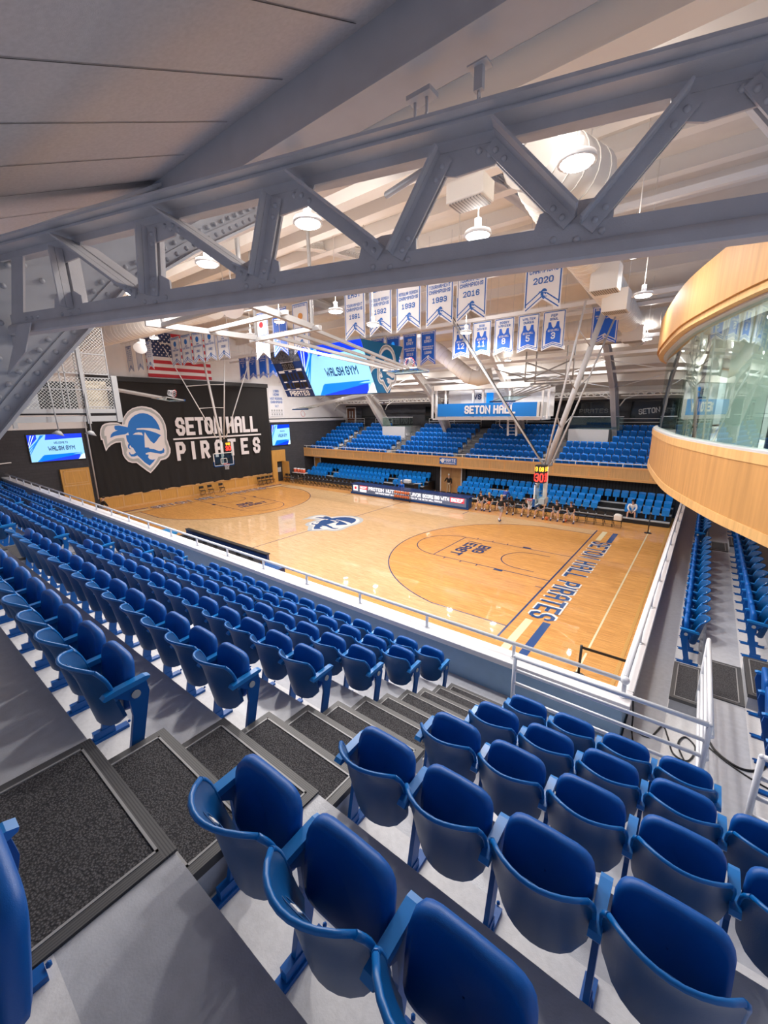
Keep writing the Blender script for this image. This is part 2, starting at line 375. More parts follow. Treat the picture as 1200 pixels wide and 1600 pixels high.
def text_quads(txt, H, W=None, t=.2, gap=.18, space=.6, cap=.26):
    """list of 2D polygons of block letters, centred; H letter height, W letter width, t stroke"""
    W = W or H * .62; t = min(t * H, cap * W)
    nar = {'I': t * 1.0, '.': t * 1.1, '|': t * .8, ':': t * 1.1}
    x = 0; out = []
    for ch in txt:
        if ch == ' ': x += W * space; continue
        w = nar.get(ch, W * WIDE.get(ch, 1))
        for pl in G[ch]:
            P = [(x + t / 2 + (a / 4 * (w - t) if ch not in nar else w / 2 - t / 2), t / 2 + b / 6 * (H - t)) for a, b in pl]
            cl = P[0] == P[-1] and len(P) > 2
            if cl: P = P[:-1]
            n = len(P); seg = n if cl else n - 1
            dirs = []
            for i in range(seg):
                dx, dy = P[(i + 1) % n][0] - P[i][0], P[(i + 1) % n][1] - P[i][1]; l = math.hypot(dx, dy) or 1
                dirs.append((dx / l, dy / l))
            L_, R_ = [], []
            for i in range(n):
                d0 = dirs[i - 1] if (i > 0 or cl) else None; d1 = dirs[i % len(dirs)] if (i < seg or cl) else None
                px, py = P[i]
                if d0 is None: px -= d1[0] * t / 2; py -= d1[1] * t / 2; nx, ny = -d1[1], d1[0]; k = 1
                elif d1 is None: px += d0[0] * t / 2; py += d0[1] * t / 2; nx, ny = -d0[1], d0[0]; k = 1
                else:
                    nx, ny = -d0[1] - d1[1], d0[0] + d1[0]; l = math.hypot(nx, ny) or 1; nx /= l; ny /= l
                    k = min(1.9, 1 / max(.3, nx * -d0[1] + ny * d0[0]))
                L_.append((px + nx * k * t / 2, py + ny * k * t / 2)); R_.append((px - nx * k * t / 2, py - ny * k * t / 2))
            for i in range(seg):
                j = (i + 1) % n; out.append([R_[i], R_[j], L_[j], L_[i]])
        x += w + gap * W
    x -= gap * W
    return [[(a - x / 2, b - H / 2) for a, b in q] for q in out], x
def add_text(pb, txt, c, U, W_, H, W=None, t=.2, gap=.18, off=(0, 0, 0), space=.6, maxw=None, cap=.26):
    U, W_ = V(U).normalized(), V(W_).normalized()
    q, tot = text_quads(txt, H, W, t, gap, space, cap); k = 1
    if maxw and tot > maxw: k = maxw / tot
    c = V(c) + V(off)
    N_ = U.cross(W_); e = min(.0008, .004 * H)
    for i, poly in enumerate(q):
        ar = sum(poly[j][0] * poly[(j + 1) % 4][1] - poly[(j + 1) % 4][0] * poly[j][1] for j in range(4))
        if ar < 0: poly = poly[::-1]
        pb.add([c + U * a * k + W_ * b + N_ * e * (i % 17) for a, b in poly], [(0, 1, 2, 3)])
    return pb
LOGO = {
 'OUT': '-0.150,0.317 -0.122,0.362 -0.071,0.425 -0.004,0.470 0.069,0.493 0.133,0.500 0.195,0.494 0.266,0.475 0.326,0.437 0.376,0.384 0.414,0.315 0.441,0.227 0.448,0.128 0.435,-0.000 0.448,-0.051 0.456,-0.102 0.470,-0.153 0.462,-0.213 0.429,-0.271 0.379,-0.307 0.298,-0.320 0.263,-0.366 0.196,-0.434 0.120,-0.500 0.062,-0.448 -0.002,-0.382 -0.057,-0.323 -0.118,-0.317 -0.167,-0.293 -0.203,-0.242 -0.224,-0.184 -0.223,-0.119 -0.228,-0.063 -0.224,-0.008 -0.287,-0.009 -0.348,-0.036 -0.395,-0.074 -0.430,-0.121 -0.443,-0.048 -0.450,0.038 -0.469,0.039 -0.470,0.114 -0.455,0.184 -0.427,0.236 -0.392,0.261 -0.317,0.277 -0.236,0.274 -0.170,0.241',
 'GREY': '-0.141,0.308 -0.105,0.367 -0.054,0.421 0.012,0.461 0.130,0.484 0.254,0.456 0.364,0.369 0.403,0.306 0.426,0.222 0.432,0.119 0.419,-0.009 0.438,-0.090 0.449,-0.156 0.442,-0.206 0.411,-0.254 0.362,-0.285 0.292,-0.299 0.251,-0.350 0.184,-0.418 0.123,-0.476 0.074,-0.430 0.009,-0.364 -0.046,-0.305 -0.116,-0.298 -0.156,-0.275 -0.188,-0.230 -0.207,-0.181 -0.206,-0.116 -0.214,-0.055 -0.208,0.009 -0.284,0.010 -0.354,-0.018 -0.395,-0.051 -0.421,-0.086 -0.428,-0.031 -0.435,0.054 -0.453,0.060 -0.456,0.113 -0.442,0.179 -0.417,0.225 -0.378,0.247 -0.238,0.258 -0.163,0.227',
 'IN': '-0.136,0.244 -0.115,0.299 -0.077,0.352 -0.032,0.393 0.034,0.429 0.125,0.447 0.222,0.423 0.299,0.380 0.357,0.317 0.393,0.229 0.404,0.130 0.398,0.012 0.394,-0.048 0.408,-0.128 0.405,-0.188 0.384,-0.232 0.347,-0.254 0.268,-0.262 0.230,-0.323 0.174,-0.387 0.126,-0.426 0.081,-0.382 0.025,-0.317 -0.020,-0.255 -0.093,-0.262 -0.134,-0.244 -0.164,-0.208 -0.174,-0.160 -0.149,-0.106 -0.169,-0.039 -0.170,0.044 -0.185,0.054 -0.278,0.050 -0.348,0.018 -0.399,-0.024 -0.394,0.092 -0.417,0.094 -0.412,0.156 -0.388,0.208 -0.356,0.233 -0.174,0.241',
 'BLUE': '-0.103,0.202 -0.081,0.270 -0.042,0.324 0.016,0.369 0.082,0.395 0.136,0.400 0.198,0.388 0.258,0.352 0.306,0.289 0.335,0.225 0.352,0.144 0.351,0.064 0.318,0.036 0.272,-0.020 0.229,-0.056 0.188,-0.015 0.151,0.055 0.131,0.104 0.120,0.123 0.107,0.067 0.092,-0.105 0.147,-0.109 0.158,-0.127 0.218,-0.139 0.289,-0.174 0.339,-0.168 0.363,-0.130 0.373,-0.166 0.363,-0.205 0.312,-0.219 0.228,-0.199 0.165,-0.179 0.127,-0.181 0.089,-0.192 0.091,-0.212 0.132,-0.215 0.117,-0.253 0.132,-0.284 0.167,-0.297 0.205,-0.296 0.221,-0.287 0.192,-0.324 0.122,-0.383 0.060,-0.330 0.014,-0.268 -0.032,-0.212 -0.070,-0.226 -0.113,-0.222 -0.135,-0.192 -0.138,-0.154 -0.126,-0.160 -0.117,-0.189 -0.083,-0.192 -0.044,-0.171 -0.064,-0.122 -0.073,-0.098 -0.094,-0.087 -0.103,-0.058 -0.117,-0.066 -0.121,-0.094 -0.098,-0.115 -0.124,-0.113 -0.142,-0.088 -0.136,-0.051 -0.121,-0.033 -0.137,0.005 -0.143,0.052 -0.141,0.089 -0.103,0.089 -0.106,0.128 -0.152,0.103 -0.221,0.097 -0.289,0.087 -0.350,0.063 -0.335,0.107 -0.306,0.137 -0.236,0.166 -0.268,0.168 -0.278,0.199 -0.269,0.231 -0.217,0.233 -0.161,0.218',
 'W1': '0.016,0.181 0.097,0.184 0.206,0.179 0.279,0.167 0.352,0.142 0.351,0.064 0.289,0.101 0.200,0.137 0.111,0.159 0.009,0.164',
 'W2': '-0.050,0.095 -0.011,0.118 0.034,0.124 0.078,0.117 0.090,0.075 0.056,0.085 -0.006,0.091',
}
LOGO = {k: [tuple(map(float, q.split(','))) for q in s.split()] for k, s in LOGO.items()}
def add_logo(pb, c, U, W_, N, h, mi=(0, 1, 0, 2), step=.004, only=None):
    """pirate emblem in layers; pb material slots: 0 white, 1 grey, 2 blue"""
    U, W_, N, c = V(U), V(W_), V(N), V(c)
    for i, (k, m) in enumerate((('OUT', mi[0]), ('GREY', mi[1]), ('IN', mi[2]), ('BLUE', mi[3]), ('W1', mi[0]), ('W2', mi[0]))):
        if only and k not in only: continue
        pb.mi = m
        pb.add([c + U * a * h + W_ * b * h + N * step * (i + 1) for a, b in LOGO[k]], [list(range(len(LOGO[k])))])
    pb.mi = 0

# ================================================================== SETTING
XL, XR = -31.4, 3.98             # end wall, right court wall
HL = 28.65                       # court length
def roofz(y):
    d = abs(y - 7.1); P = [(22, 7.05), (15.8, 9.85), (12, 11.6), (9, 12.8), (5, 13.9), (0, 14.4)]
    if d >= P[0][0]: return P[0][1]
    for (a, za), (b, zb) in zip(P, P[1:]):
        if d >= b: return zb + (za - zb) * (d - b) / (a - b)
# --- floor and court paint
pb = PB().box((XL - .1, -5.8, -.2), (XR + .1, 27, 0)); FLOOR = struct('floor', pb, M_STAIN)
def arc(cx, cy, r, a0, a1, n=40): return [(cx + r * math.cos(a0 + (a1 - a0) * i / n), cy + r * math.sin(a0 + (a1 - a0) * i / n)) for i in range(n + 1)]
a3 = math.asin(6.6 / 6.75)
R3 = [(0, 1.02)] + arc(-1.6, 7.62, 6.75, PI + a3, PI - a3) + [(0, 14.22)]
L3 = [(-HL - x, y) for x, y in R3]
FZ = .002
pb = PB(); ring = [(-HL, 0), (0, 0)] + R3 + [(0, 15.24), (-HL, 15.24)] + L3[::-1]
pb.prism(ring, (0, 0, FZ), (1, 0, 0), (0, 1, 0), (0, 0, 0)); pb.build('playing_surface', M_MAPLE, FLOOR)
def stroke(pb, pts, w, z=.004, closed=False):
    n = len(pts)
    for i in range(n if closed else n - 1):
        a, b = V((*pts[i], 0)), V((*pts[(i + 1) % n], 0)); d = (b - a).normalized(); s = V((-d.y, d.x, 0)) * w / 2; e = d * w * .3
        pb.add([(p.x, p.y, z) for p in (a - e - s, b + e - s, b + e + s, a - e + s)], [(0, 1, 2, 3)])
pb = PB()
for fx in (lambda x: x, lambda x: -HL - x):
    F_ = lambda P: [(fx(x), y) for x, y in P]
    stroke(pb, F_([(0, 0), (0, 15.24)]), .07)
    stroke(pb, F_(R3), .05)
    stroke(pb, F_([(0, 5.79), (-5.79, 5.79), (-5.79, 9.45), (0, 9.45)]), .05)
    stroke(pb, F_(arc(-5.79, 7.62, 1.83, PI / 2, 3 * PI / 2, 24)), .05)
    stroke(pb, F_([(-.9, 6.4)] + arc(-1.6, 7.62, 1.22, 3 * PI / 2, PI / 2, 20) + [(-.9, 8.84)]), .05)
    for yy, s in ((5.79, -1), (9.45, 1)):
        stroke(pb, F_([(-2.13, yy + s * .1), (-2.43, yy + s * .1)]), .2)
        for xx in (-3.35, -4.2, -5.1): stroke(pb, F_([(xx, yy), (xx, yy + s * .2)]), .05)
    stroke(pb, F_([(0, 4.88), (-.3, 4.88)]), .05); stroke(pb, F_([(-8.53, 15.24), (-8.53, 14.3)]), .05)
stroke(pb, [(-HL / 2, 0), (-HL / 2, 15.24)], .05)
pb.build('court_line', M_NAVY, FLOOR)
pb = PB()
stroke(pb, [(2.52, -5), (2.52, 17.2)], .06, .005)
for y0, y1 in ((13.2, 15.1), (-.6, 1.85)):
    stroke(pb, [(.45, y0), (.45, y1)], .26, .005); stroke(pb, [(-HL - .45, y0), (-HL - .45, y1)], .26, .005)
pb.build('cream_stripe', M_CREAMP, FLOOR)
pb = PB()
for y0, y1 in ((13.05, 15.05), (-.7, 1.95)):
    stroke(pb, [(1.02, y0), (1.02, y1)], .26, .005); stroke(pb, [(-HL - 1.02, y0), (-HL - 1.02, y1)], .26, .005)
pb.build('blue_stripe', M_BLUEP, FLOOR)
for c, U, W_ in (((.73, 7.5, 0), (0, -1, 0), (1, 0, 0)), ((-HL - .73, 7.5, 0), (0, 1, 0), (-1, 0, 0))):
    for t, z, m, nm in ((.34, .0055, M_WHP, 'baseline_lettering_outline'), (.20, .0075, M_BLUEP, 'baseline_lettering')):
        pb = PB(); add_text(pb, 'SETON HALL PIRATES', c, U, W_, .98 if t > .3 else .86, .60 if t > .3 else .52, t * .9, .05 if t > .3 else .24, (0, 0, z), .8, 10.8 if t > .3 else 10.7)
        pb.build(nm, m, FLOOR)
for c, U, W_, s in (((-4.55, 7.62, .006), (0, -1, 0), (1, 0, 0), 1), ((-HL + 4.55, 7.62, .006), (0, 1, 0), (-1, 0, 0), 1)):
    pb = PB(); U_ = V(U); Wv = V(W_)
    add_text(pb, 'BIG', V(c) + Wv * .40 - U_ * .30, U, W_, .62, .52, .2, .14); add_text(pb, 'EAST', V(c) - Wv * .40 + U_ * .12, U, W_, .62, .50, .2, .14)
    stroke(pb, [(c[0] - Wv.x * .78, c[1] - U_.y * 1.25), (c[0] + Wv.x * .05, c[1] - U_.y * 1.15)], .07, .006)
    pb.build('conference_mark', M_NAVY, FLOOR)
pb = PB(); add_logo(pb, (-14.85, 7.15, .004), (1, 0, 0), (0, 1, 0), (0, 0, 1), 4.5, (0, 0, 0, 2), .0012, ('IN', 'BLUE', 'W1', 'W2'))
pb2 = PB(); pb2.add([V((-14.85 + a * 4.5, 7.15 + b * 4.5, .0035)) for a, b in LOGO['OUT']], [list(range(len(LOGO['OUT'])))])
pb2.build('emblem_border', M_GREYP, FLOOR)
pb.build('floor_emblem', [M_WHP, M_GREYP, M_BLUEP], FLOOR)
pb = PB().box((3.36, -5.5, 0), (3.46, 18.3, .012)); pb.build('border_strip', M_OAKD, FLOOR)
pb = PB(); stroke(pb, [(1.9, 1.0), (2.5, 1.05)], .35, .006); pb.build('floor_patch', M_OAKD, FLOOR)

# --- end wall (left in the hall)
def wall_poly(y0, y1, zb, ztop=None, n=24):
    P = [(y0, zb), (y1, zb)]
    for i in range(n + 1):
        y = y1 + (y0 - y1) * i / n; P.append((y, (ztop if ztop is not None else roofz(y))))
    return P
pb = PB().box((XL - .3, -15, 0), (XL, 27.3, 6.25)); struct('wall_left', pb, M_DARK)
pb = PB(); pb.prism(wall_poly(-15, 27.3, 6.25), (XL, 0, 0), (0, 1, 0), (0, 0, 1), (-.3, 0, 0)); struct('wall_left', pb, M_WALLW)
pb = PB().box((XL, 15.5, 6.22), (XL + .12, 26.6, 6.42)); struct('trim_1', pb, M_WHITE)
pb = PB().box((XL, 15.5, 6.5), (XL + .03, 26.6, 6.6)); struct('trim_2', pb, M_BLACK)
# far wall behind the balcony
pb = PB().box((XL, 27.2, 2), (12, 27.5, 9.5)); struct('wall_back', pb, M_DARK)
# under the balcony
pb = PB().box((XL, 21.3, 0), (12, 21.5, 2.55)); struct('wall_back', pb, stripes_mat('dark_ribbed', (.03, .03, .034), (.012, .012, .014), .2, 'x', .3, .7))
pb = PB().box((XL, 20.0, 2.45), (12, 27.2, 2.6)); struct('ceiling', pb, M_DARKP)

# --- near stands
NOS = lambda i: -10.99 + .85 * i
TZ = lambda i: 5.215 - .427 * i
pb = PB()
for i in range(-3, 7):
    y0, y1, z = NOS(i - 1), (NOS(i) if i < 6 else -5.8), TZ(i)
    x1 = 10 if i < 6 else 5.0
    pb.mi = 1; pb.box((XL, y0, z - .9), (x1, y0 + .40, z)); pb.mi = 0; pb.box((XL, y0 + .40, z - .9), (x1, y1, z))
# end stand, rows run along y
for k in range(0, 6):
    x0, x1, z = (4.15 if k == 0 else 4.15 + .85 * k), 5.0 + .85 * k, 2.653 + .427 * k
    y0 = -5.8 if k == 0 else (NOS(5) - .0)
    if k >= 2: y0 = NOS(5 - (k - 1))
    pb.mi = 0; pb.box((x0, y0, z - .9), (x1 - .40, 22, z)); pb.mi = 1; pb.box((x1 - .40, y0, z - .9), (x1, 22, z))
struct('floor', pb, [M_CONC, M_CONCL])
# parapets
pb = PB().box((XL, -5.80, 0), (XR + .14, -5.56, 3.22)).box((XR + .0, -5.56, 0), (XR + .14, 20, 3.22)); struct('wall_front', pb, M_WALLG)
pb = PB().box((XL, -5.86, 3.20), (4.2, -5.50, 3.30)); struct('trim_3', pb, M_LEDGE, bevel=.012)
pb = PB().box((3.99, -5.50, 3.20), (4.2, 20, 3.30)); struct('trim_4', pb, M_LEDGE, bevel=.012)

# --- aisle mats of the near stands
def aisle_mat(x0, y0, x1, y1, z, box=0, label='', group=None, z0=None):
    t = thing('aisle_step' if box else 'aisle_mat', label, 'step' if box else 'mat', ((x0 + x1) / 2, (y0 + y1) / 2, z - (box or 0)), 0, group)
    b = .055
    if box: PB().box((x0 + .01, y0 + .01, z - box), (x1 - .01, y1 - .01, z - .004)).build('riser_box', M_CONC, t)
    zt = z + .012
    PB().box((x0 + b, y0 + b, z), (x1 - b, y1 - b, zt)).build('carpet', M_CARPET, t)
    r = PB()
    h = .05 if box else .012
    for n_, q in enumerate((((x0, y0), (x1, y0 + b)), ((x0, y1 - b), (x1, y1)), ((x0, y0 + b), (x0 + b, y1 - b)), ((x1 - b, y0 + b), (x1, y1 - b)))):
        r.mi = n_ // 2; r.box((q[0][0], q[0][1], zt - h), (q[1][0], q[1][1], zt + .003))
    r.build('ribbed_border', [M_RUB, M_RUBX], t)
    l = PB(); e = .012
    for q in (((x0 + b, y0 + b), (x1 - b, y0 + b + e)), ((x0 + b, y1 - b - e), (x1 - b, y1 - b)), ((x0 + b, y0 + b), (x0 + b + e, y1 - b)), ((x1 - b - e, y0 + b), (x1 - b, y1 - b))):
        l.box((q[0][0], q[0][1], zt), (q[1][0], q[1][1], zt + .006))
    l.build('border_edge', M_TRIM2, t)
    return t
def aisle(xa, xb, rows, nm, where):
    for i in rows:
        n = ORD[6 - i] if i <= 6 else ''
        if i < 6:
            aisle_mat(xa, NOS(i - 1) + .02 if i == 0 else NOS(i - 1) + .425, xb, NOS(i) + .01, TZ(i), 0, f'dark speckled mat on the {ORD[5 - i]} tread above the ledge wall, {where}')
        if i > 0:
            aisle_mat(xa, NOS(i - 1), xb, NOS(i - 1) + .42, TZ(i) + .213, .213, f'dark carpeted half step, {ORD[6 - i]} up from the ledge wall, {where}')
aisle(1.80, 2.88, range(0, 7), 'near', 'near aisle')
aisle(-6.42, -5.24, range(1, 7), 'second', 'second aisle')
aisle(-14.6, -13.42, range(2, 7), 'third', 'third aisle')
# end stand steps
for (ya, yb, w) in ((-4.61, -3.48, 'near aisle of end stand'), (3.42, 4.4, 'far aisle of end stand')):
    aisle_mat(4.6, ya, 5.0, yb, 2.866, .213, f'dark carpeted half step at floor level, {w}')
    aisle_mat(5.0, ya, 5.45, yb, 3.08, 0, f'dark speckled mat on first tread, {w}')
    aisle_mat(5.45, ya, 5.85, yb, 3.293, .213, f'dark carpeted half step behind first tread, {w}')
    aisle_mat(5.85, ya, 6.3, yb, 3.507, 0, f'dark speckled mat on second tread, {w}')

# --- rails
t = thing('ledge_railing', 'low white pipe rail along the white ledge above the near sideline', 'railing', (-14, -5.68, 3.3))
xs = [2.55 - 1.62 * k for k in range(0, 21)]
PB().tube([(XL + .1, -5.68, 3.55), (4.09, -5.68, 3.55)], .032).build('top_rail', M_RAIL, t)
for x in xs + [4.09]:
    PB().tube([(x, -5.68, 3.3), (x, -5.68, 3.55)], .028).tube([(x, -5.68, 3.3), (x, -5.68, 3.312)], .055).build('post', M_RAIL, t)
t = thing('ledge_railing', 'low white pipe rail along the white ledge beside the end stand', 'railing', (4.09, 8, 3.3))
PB().tube([(4.09, -5.60, 3.55), (4.09, 19.8, 3.55)], .032).sphere((4.09, -5.68, 3.55), .06).build('top_rail', M_RAIL, t)
for k in range(15):
    y = -4.0 + 1.62 * k
    PB().tube([(4.09, y, 3.3), (4.09, y, 3.55)], .028).tube([(4.09, y, 3.3), (4.09, y, 3.312)], .055).build('post', M_RAIL, t)
def guard(label, pts, zb, zt, r=.027, bars=4, low=.4, rad=.1, end_post=True, first_post=True):
    t = thing('guard_rail', label, 'railing', (pts[0][0], pts[0][1], zb))
    for (a, b) in zip(pts, pts[1:]):
        for k in range(bars):
            z = zt - (zt - zb - low) * k / (bars - 1)
            PB().tube([(a[0], a[1], z), (b[0], b[1], z)], r if k == 0 else r * .8, 8).build('bar', M_RAIL, t)
    for i, p in enumerate(pts):
        if i == 0 and not first_post: continue
        PB().tube([(p[0], p[1], zb), (p[0], p[1], zt)], r, 8).tube([(p[0], p[1], zb), (p[0], p[1], zb + .012)], .06).sphere((p[0], p[1], zt), r * 1.02).build('post', M_RAIL, t)
    return t
guard('white four-bar guard rail in front of the right block of seats', [(2.95, -6.79, 0), (4.94, -6.79, 0)], 3.08, 4.05)
guard('white four-bar guard rail running toward the end stand steps', [(4.97, -6.75, 0), (4.94, -4.5, 0)], 2.653, 3.9, first_post=False)
guard('white four-bar guard rail with rounded corner beside the stand corner', [(5.30, -7.1, 0), (7.4, -7.1, 0)], 3.08, 4.12)

# --- far balcony
pb = PB().box((XL, 19.98, 2.42), (8, 20.12, 3.32)); FAS = thing('balcony_fascia', 'long oak panelled balcony front across the far side', 'balcony front', (-14, 20, 2.42))
pb.build('oak_board', M_OAK, FAS)
fr = PB(); fr.box((XL, 19.94, 3.2), (8, 20.0, 3.34)).box((XL, 19.94, 2.40), (8, 20.0, 2.56))
x = XL
k = 0
while x < 8:
    fr.box((x, 19.955, 2.56), (x + .14, 20.0, 3.2)); x += 2.45 if k % 2 else 1.25; k += 1
fr.build('raised_frame', veneer('oak_frame', (.74, .40, .15), .35, (1.5, 30, 30)), FAS)
t = thing('balcony_railing', 'thin white rail along the top of the oak balcony front', 'railing', (-14, 20.05, 3.32))
PB().beam((XL, 20.05, 3.56), (8, 20.05, 3.56), .05, .05).build('top_rail', M_WHITE, t)
for k in range(26):
    x = -31.0 + 1.49 * k; PB().box((x - .025, 20.03, 3.32), (x + .025, 20.07, 3.56)).build('post', M_WHITE, t)
FZ_ = lambda k: 2.74 + .39 * k
FY = lambda k: 21.05 + .85 * k          # riser behind row k
pb = PB(); pb.box((XL, 20.1, 2.5), (8, FY(0), FZ_(0)))
for k in range(1, 7): pb.box((XL, FY(k - 1), 2.5), (8, FY(k), FZ_(k)))
pb.box((XL, FY(6), 2.5), (8, 27.3, 5.47)); struct('floor', pb, mat('dark_concrete', (.16, .16, .17), .8))
FAISLE = [(-27.55, -26.5), (-20.3, -19.25), (-12.85, -11.85), (-5.4, -4.4)]
for n, (a, b) in enumerate(FAISLE):
    pb = PB(); rd = PB()
    for k in range(0, 14):
        y0 = 20.3 + .425 * k; pb.box((a, y0 + .1, 2.62), (b, y0 + .55, 2.60 + .195 * (k + 1)))
    tag(single('aisle_stair', pb, stripes_mat('stair_grey', (.20, .20, .205), (.09, .09, .095), .425, 'y', .25), f'narrow grey balcony stair, {ORD[n]} from the end wall with the emblem curtain', 'stairs'), None, None)
    for k in range(1, 6): rd.box((a - .08, FY(k) - .95, FZ_(k) - .1), (a - .01, FY(k) - .35, FZ_(k) + .22)).box((a - .08, FY(k) - .95, FZ_(k) - .45), (a - .01, FY(k) - .8, FZ_(k)))
    single('stair_side_panel', rd, M_WHITE, f'white stepped panel along the balcony stair, {ORD[n]} from the curtain wall', 'panel')
# concrete platforms of the balcony
PLAT = [(-23.4, -20.45), (-4.4, -1.5)]
for (a, b), lb in zip(PLAT, ('near the curtain wall', 'below the dark windows on the court end')):
    pb = PB().box((a, 24.2, 4.2), (b, 27.2, 5.62)); single('concrete_platform', pb, M_CONCL, f'pale concrete platform standing among balcony seats, {lb}', 'platform')
    t = thing('glass_railing', f'glass rail panel on the concrete platform {lb}', 'railing', ((a + b) / 2, 24.3, 5.62))
    PB().box((a, 24.28, 5.62), (b + .9, 24.3, 6.55)).build('glass_panel', M_GLASSR, t); PB().box((a, 24.25, 6.55), (b + .9, 24.33, 6.6)).build('cap', M_RAIL, t)
for n, (a, b) in enumerate(((-31.0, -28.0), (-26.3, -23.9), (-19.0, -13.1), (-11.6, -5.7), (-1.3, 4.5))):
    guard_t = thing('back_railing', f'white three-bar rail behind the top balcony row, {ORD[n]} from the curtain wall', 'railing', (a, 27.0 - .35, 5.47))
    for z in (5.85, 6.1, 6.38): PB().tube([(a, 26.65, z), (b, 26.65, z)], .03, 6).build('bar', M_WHITE, guard_t)
    for x in (a, (a + b) / 2, b): PB().tube([(x, 26.65, 5.47), (x, 26.65, 6.38)], .03, 6).build('post', M_WHITE, guard_t)
# windows and doors of the far wall
def fwin(n, a, b, z0, z1, y=27.2):
    w_ = PB().box((a, y - .06, z0), (b, y, z1)); o = struct(f'window_{n}', w_, M_TINT)
    f_ = PB()
    for q in (((a - .05, z0 - .05), (b + .05, z0)), ((a - .05, z1), (b + .05, z1 + .05)), ((a - .05, z0), (a, z1)), ((b, z0), (b + .05, z1))): f_.box((q[0][0], y - .09, q[0][1]), (q[1][0], y - .02, q[1][1]))
    f_.build('window_frame', M_BLKM, o)
    return o
for n, (a, b, z0, z1) in enumerate(((-28.8, -26.2, 6.3, 7.6), (-19.8, -17.6, 6.2, 7.6), (-9, -6.2, 6.0, 7.7), (-5.4, -1.5, 5.9, 7.7), (-.6, 3.2, 6.2, 7.7)), 1): fwin(n, a, b, z0, z1)
pb = PB(); add_text(pb, 'PIRATES', (-3.3, 27.12, 7.0), (1, 0, 0), (0, 0, 1), .35, .3, .2); tag(pb.build('window_lettering', mat('dim_letters', (.16, .17, .18), .6)), 'faint grey lettering in the dark window behind the balcony', 'lettering')
pb = PB(); add_text(pb, 'SETON HALL', (1.3, 27.12, 7.05), (1, 0, .12), (-.12, 0, 1), .42, .26, .2, .1); tag(pb.build('window_lettering', mat('pale_letters', (.62, .62, .64), .6)), 'white slanted lettering in the dark window above the last balcony section', 'lettering')
def door(n, a, b, z0, z1, y, m, frame_m, leaves=2, glass=False):
    o = struct(f'door_{n}', PB().box((a, y - .05, z0), (b, y - .005, z1)), m)
    f_ = PB()
    for q in (((a - .1, z0), (a, z1)), ((b, z0), (b + .1, z1)), ((a - .1, z1), (b + .1, z1 + .1))): f_.box((q[0][0], y - .09, q[0][1]), (q[1][0], y, q[1][1]))
    f_.build('door_frame', frame_m, o)
    if leaves == 2:
        PB().box(((a + b) / 2 - .012, y - .056, z0), ((a + b) / 2 + .012, y - .05, z1)).build('door_gap', M_BLACK, o)
        for s in (-1, 1): PB().box(((a + b) / 2 + s * .1 - .015, y - .1, z0 + .9), ((a + b) / 2 + s * .1 + .015, y - .05, z0 + 1.2)).build('door_handle', M_BLKM, o)
    else: PB().box((b - .14, y - .1, z0 + .95), (b - .08, y - .05, z0 + 1.1)).build('door_handle', M_BLKM, o)
    if glass:
        for s in (-1, 1): PB().box(((a + b) / 2 + s * .22 - .1, y - .058, z0 + 1.0), ((a + b) / 2 + s * .22 + .1, y - .05, z0 + 1.8)).build('door_glass', M_SCR_W if False else M_GREYP, o)
    return o
door(1, -31.2, -29.9, 5.47, 7.6, 27.2, M_TAPE, M_WHITE, 2, True)
door(2, -14.25, -12.25, 0, 2.2, 21.2, veneer('oak_door_leaf', (.55, .32, .14), .4), M_WHITE)
pb = PB().box((-14.7, 21.0, 0), (-14.4, 21.3, 2.45)).box((-12.1, 21.0, 0), (-11.75, 21.3, 2.45)); struct('trim_5', pb, M_DARKP)
door(3, -30.95, -30.1, 0, 2.15, 21.2, M_OAKD, M_WHITE, 1)

# --- oak portals and wainscot on the end wall
pb = PB()
pb.mi = 0; pb.box((XL, -.6, 0), (XL + .1, 15.4, 1.05)); pb.mi = 1
y = -.5
while y < 15.2:
    pb.box((XL + .1, y, .12), (XL + .13, y + .1, .93)); y += 1.42
pb.box((XL + .1, -.6, .93), (XL + .14, 15.4, 1.05)).box((XL + .1, -.6, 0), (XL + .14, 15.4, .12))
struct('baseboard_left', pb, [M_OAKD, M_OAK])
def portal(y0, y1, z1, label, opening=None):
    t = thing('oak_portal', label, 'doorway', (XL, (y0 + y1) / 2, 0))
    b = PB(); d = .25
    if opening:
        a, c, h = opening
        b.box((XL, y0, 0), (XL + d, a, z1)).box((XL, c, 0), (XL + d, y1, z1)).box((XL, a, h), (XL + d, c, z1)); b.build('casing', M_OAKD, t)
        PB().box((XL + .005, a, 0), (XL + .03, c, h)).build('opening', M_DARKP, t); PB().box((XL + .03, a + .1, 1.0), (XL + .05, a + .6, 1.5)).build('notice', M_GREYP, t)
        PB().box((XL + d, c, 0), (XL + d + .9, c + .05, h)).build('door_leaf', M_OAKD, t)
    else:
        b.box((XL, y0, 0), (XL + d, y1, z1)); b.build('casing', M_OAKD, t)
        m = PB(); 
        for q in (((y0 + .08, 2.2), (y1 - .08, 2.28)), ((y0 + .15, 2.4), (y0 + .2, z1 - .15)), ((y1 - .2, 2.4), (y1 - .15, z1 - .15)), ((y0 + .15, z1 - .2), (y1 - .15, z1 - .15)), ((y0 + .15, 2.38), (y1 - .15, 2.43))): m.box((XL + d, q[0][0], q[0][1]), (XL + d + .02, q[1][0], q[1][1]))
        m.box((XL + d, (y0 + y1) / 2 - .02, .1), (XL + d + .01, (y0 + y1) / 2 + .02, 2.2)); m.build('moulding', M_OAK, t)
portal(-2.75, -1.0, 3.45, 'tall closed oak doors on the end wall beside the dark curtain')
portal(15.35, 17.1, 3.35, 'tall oak doorway with dark opening beside the far bench corner', (15.95, 16.75, 2.15))

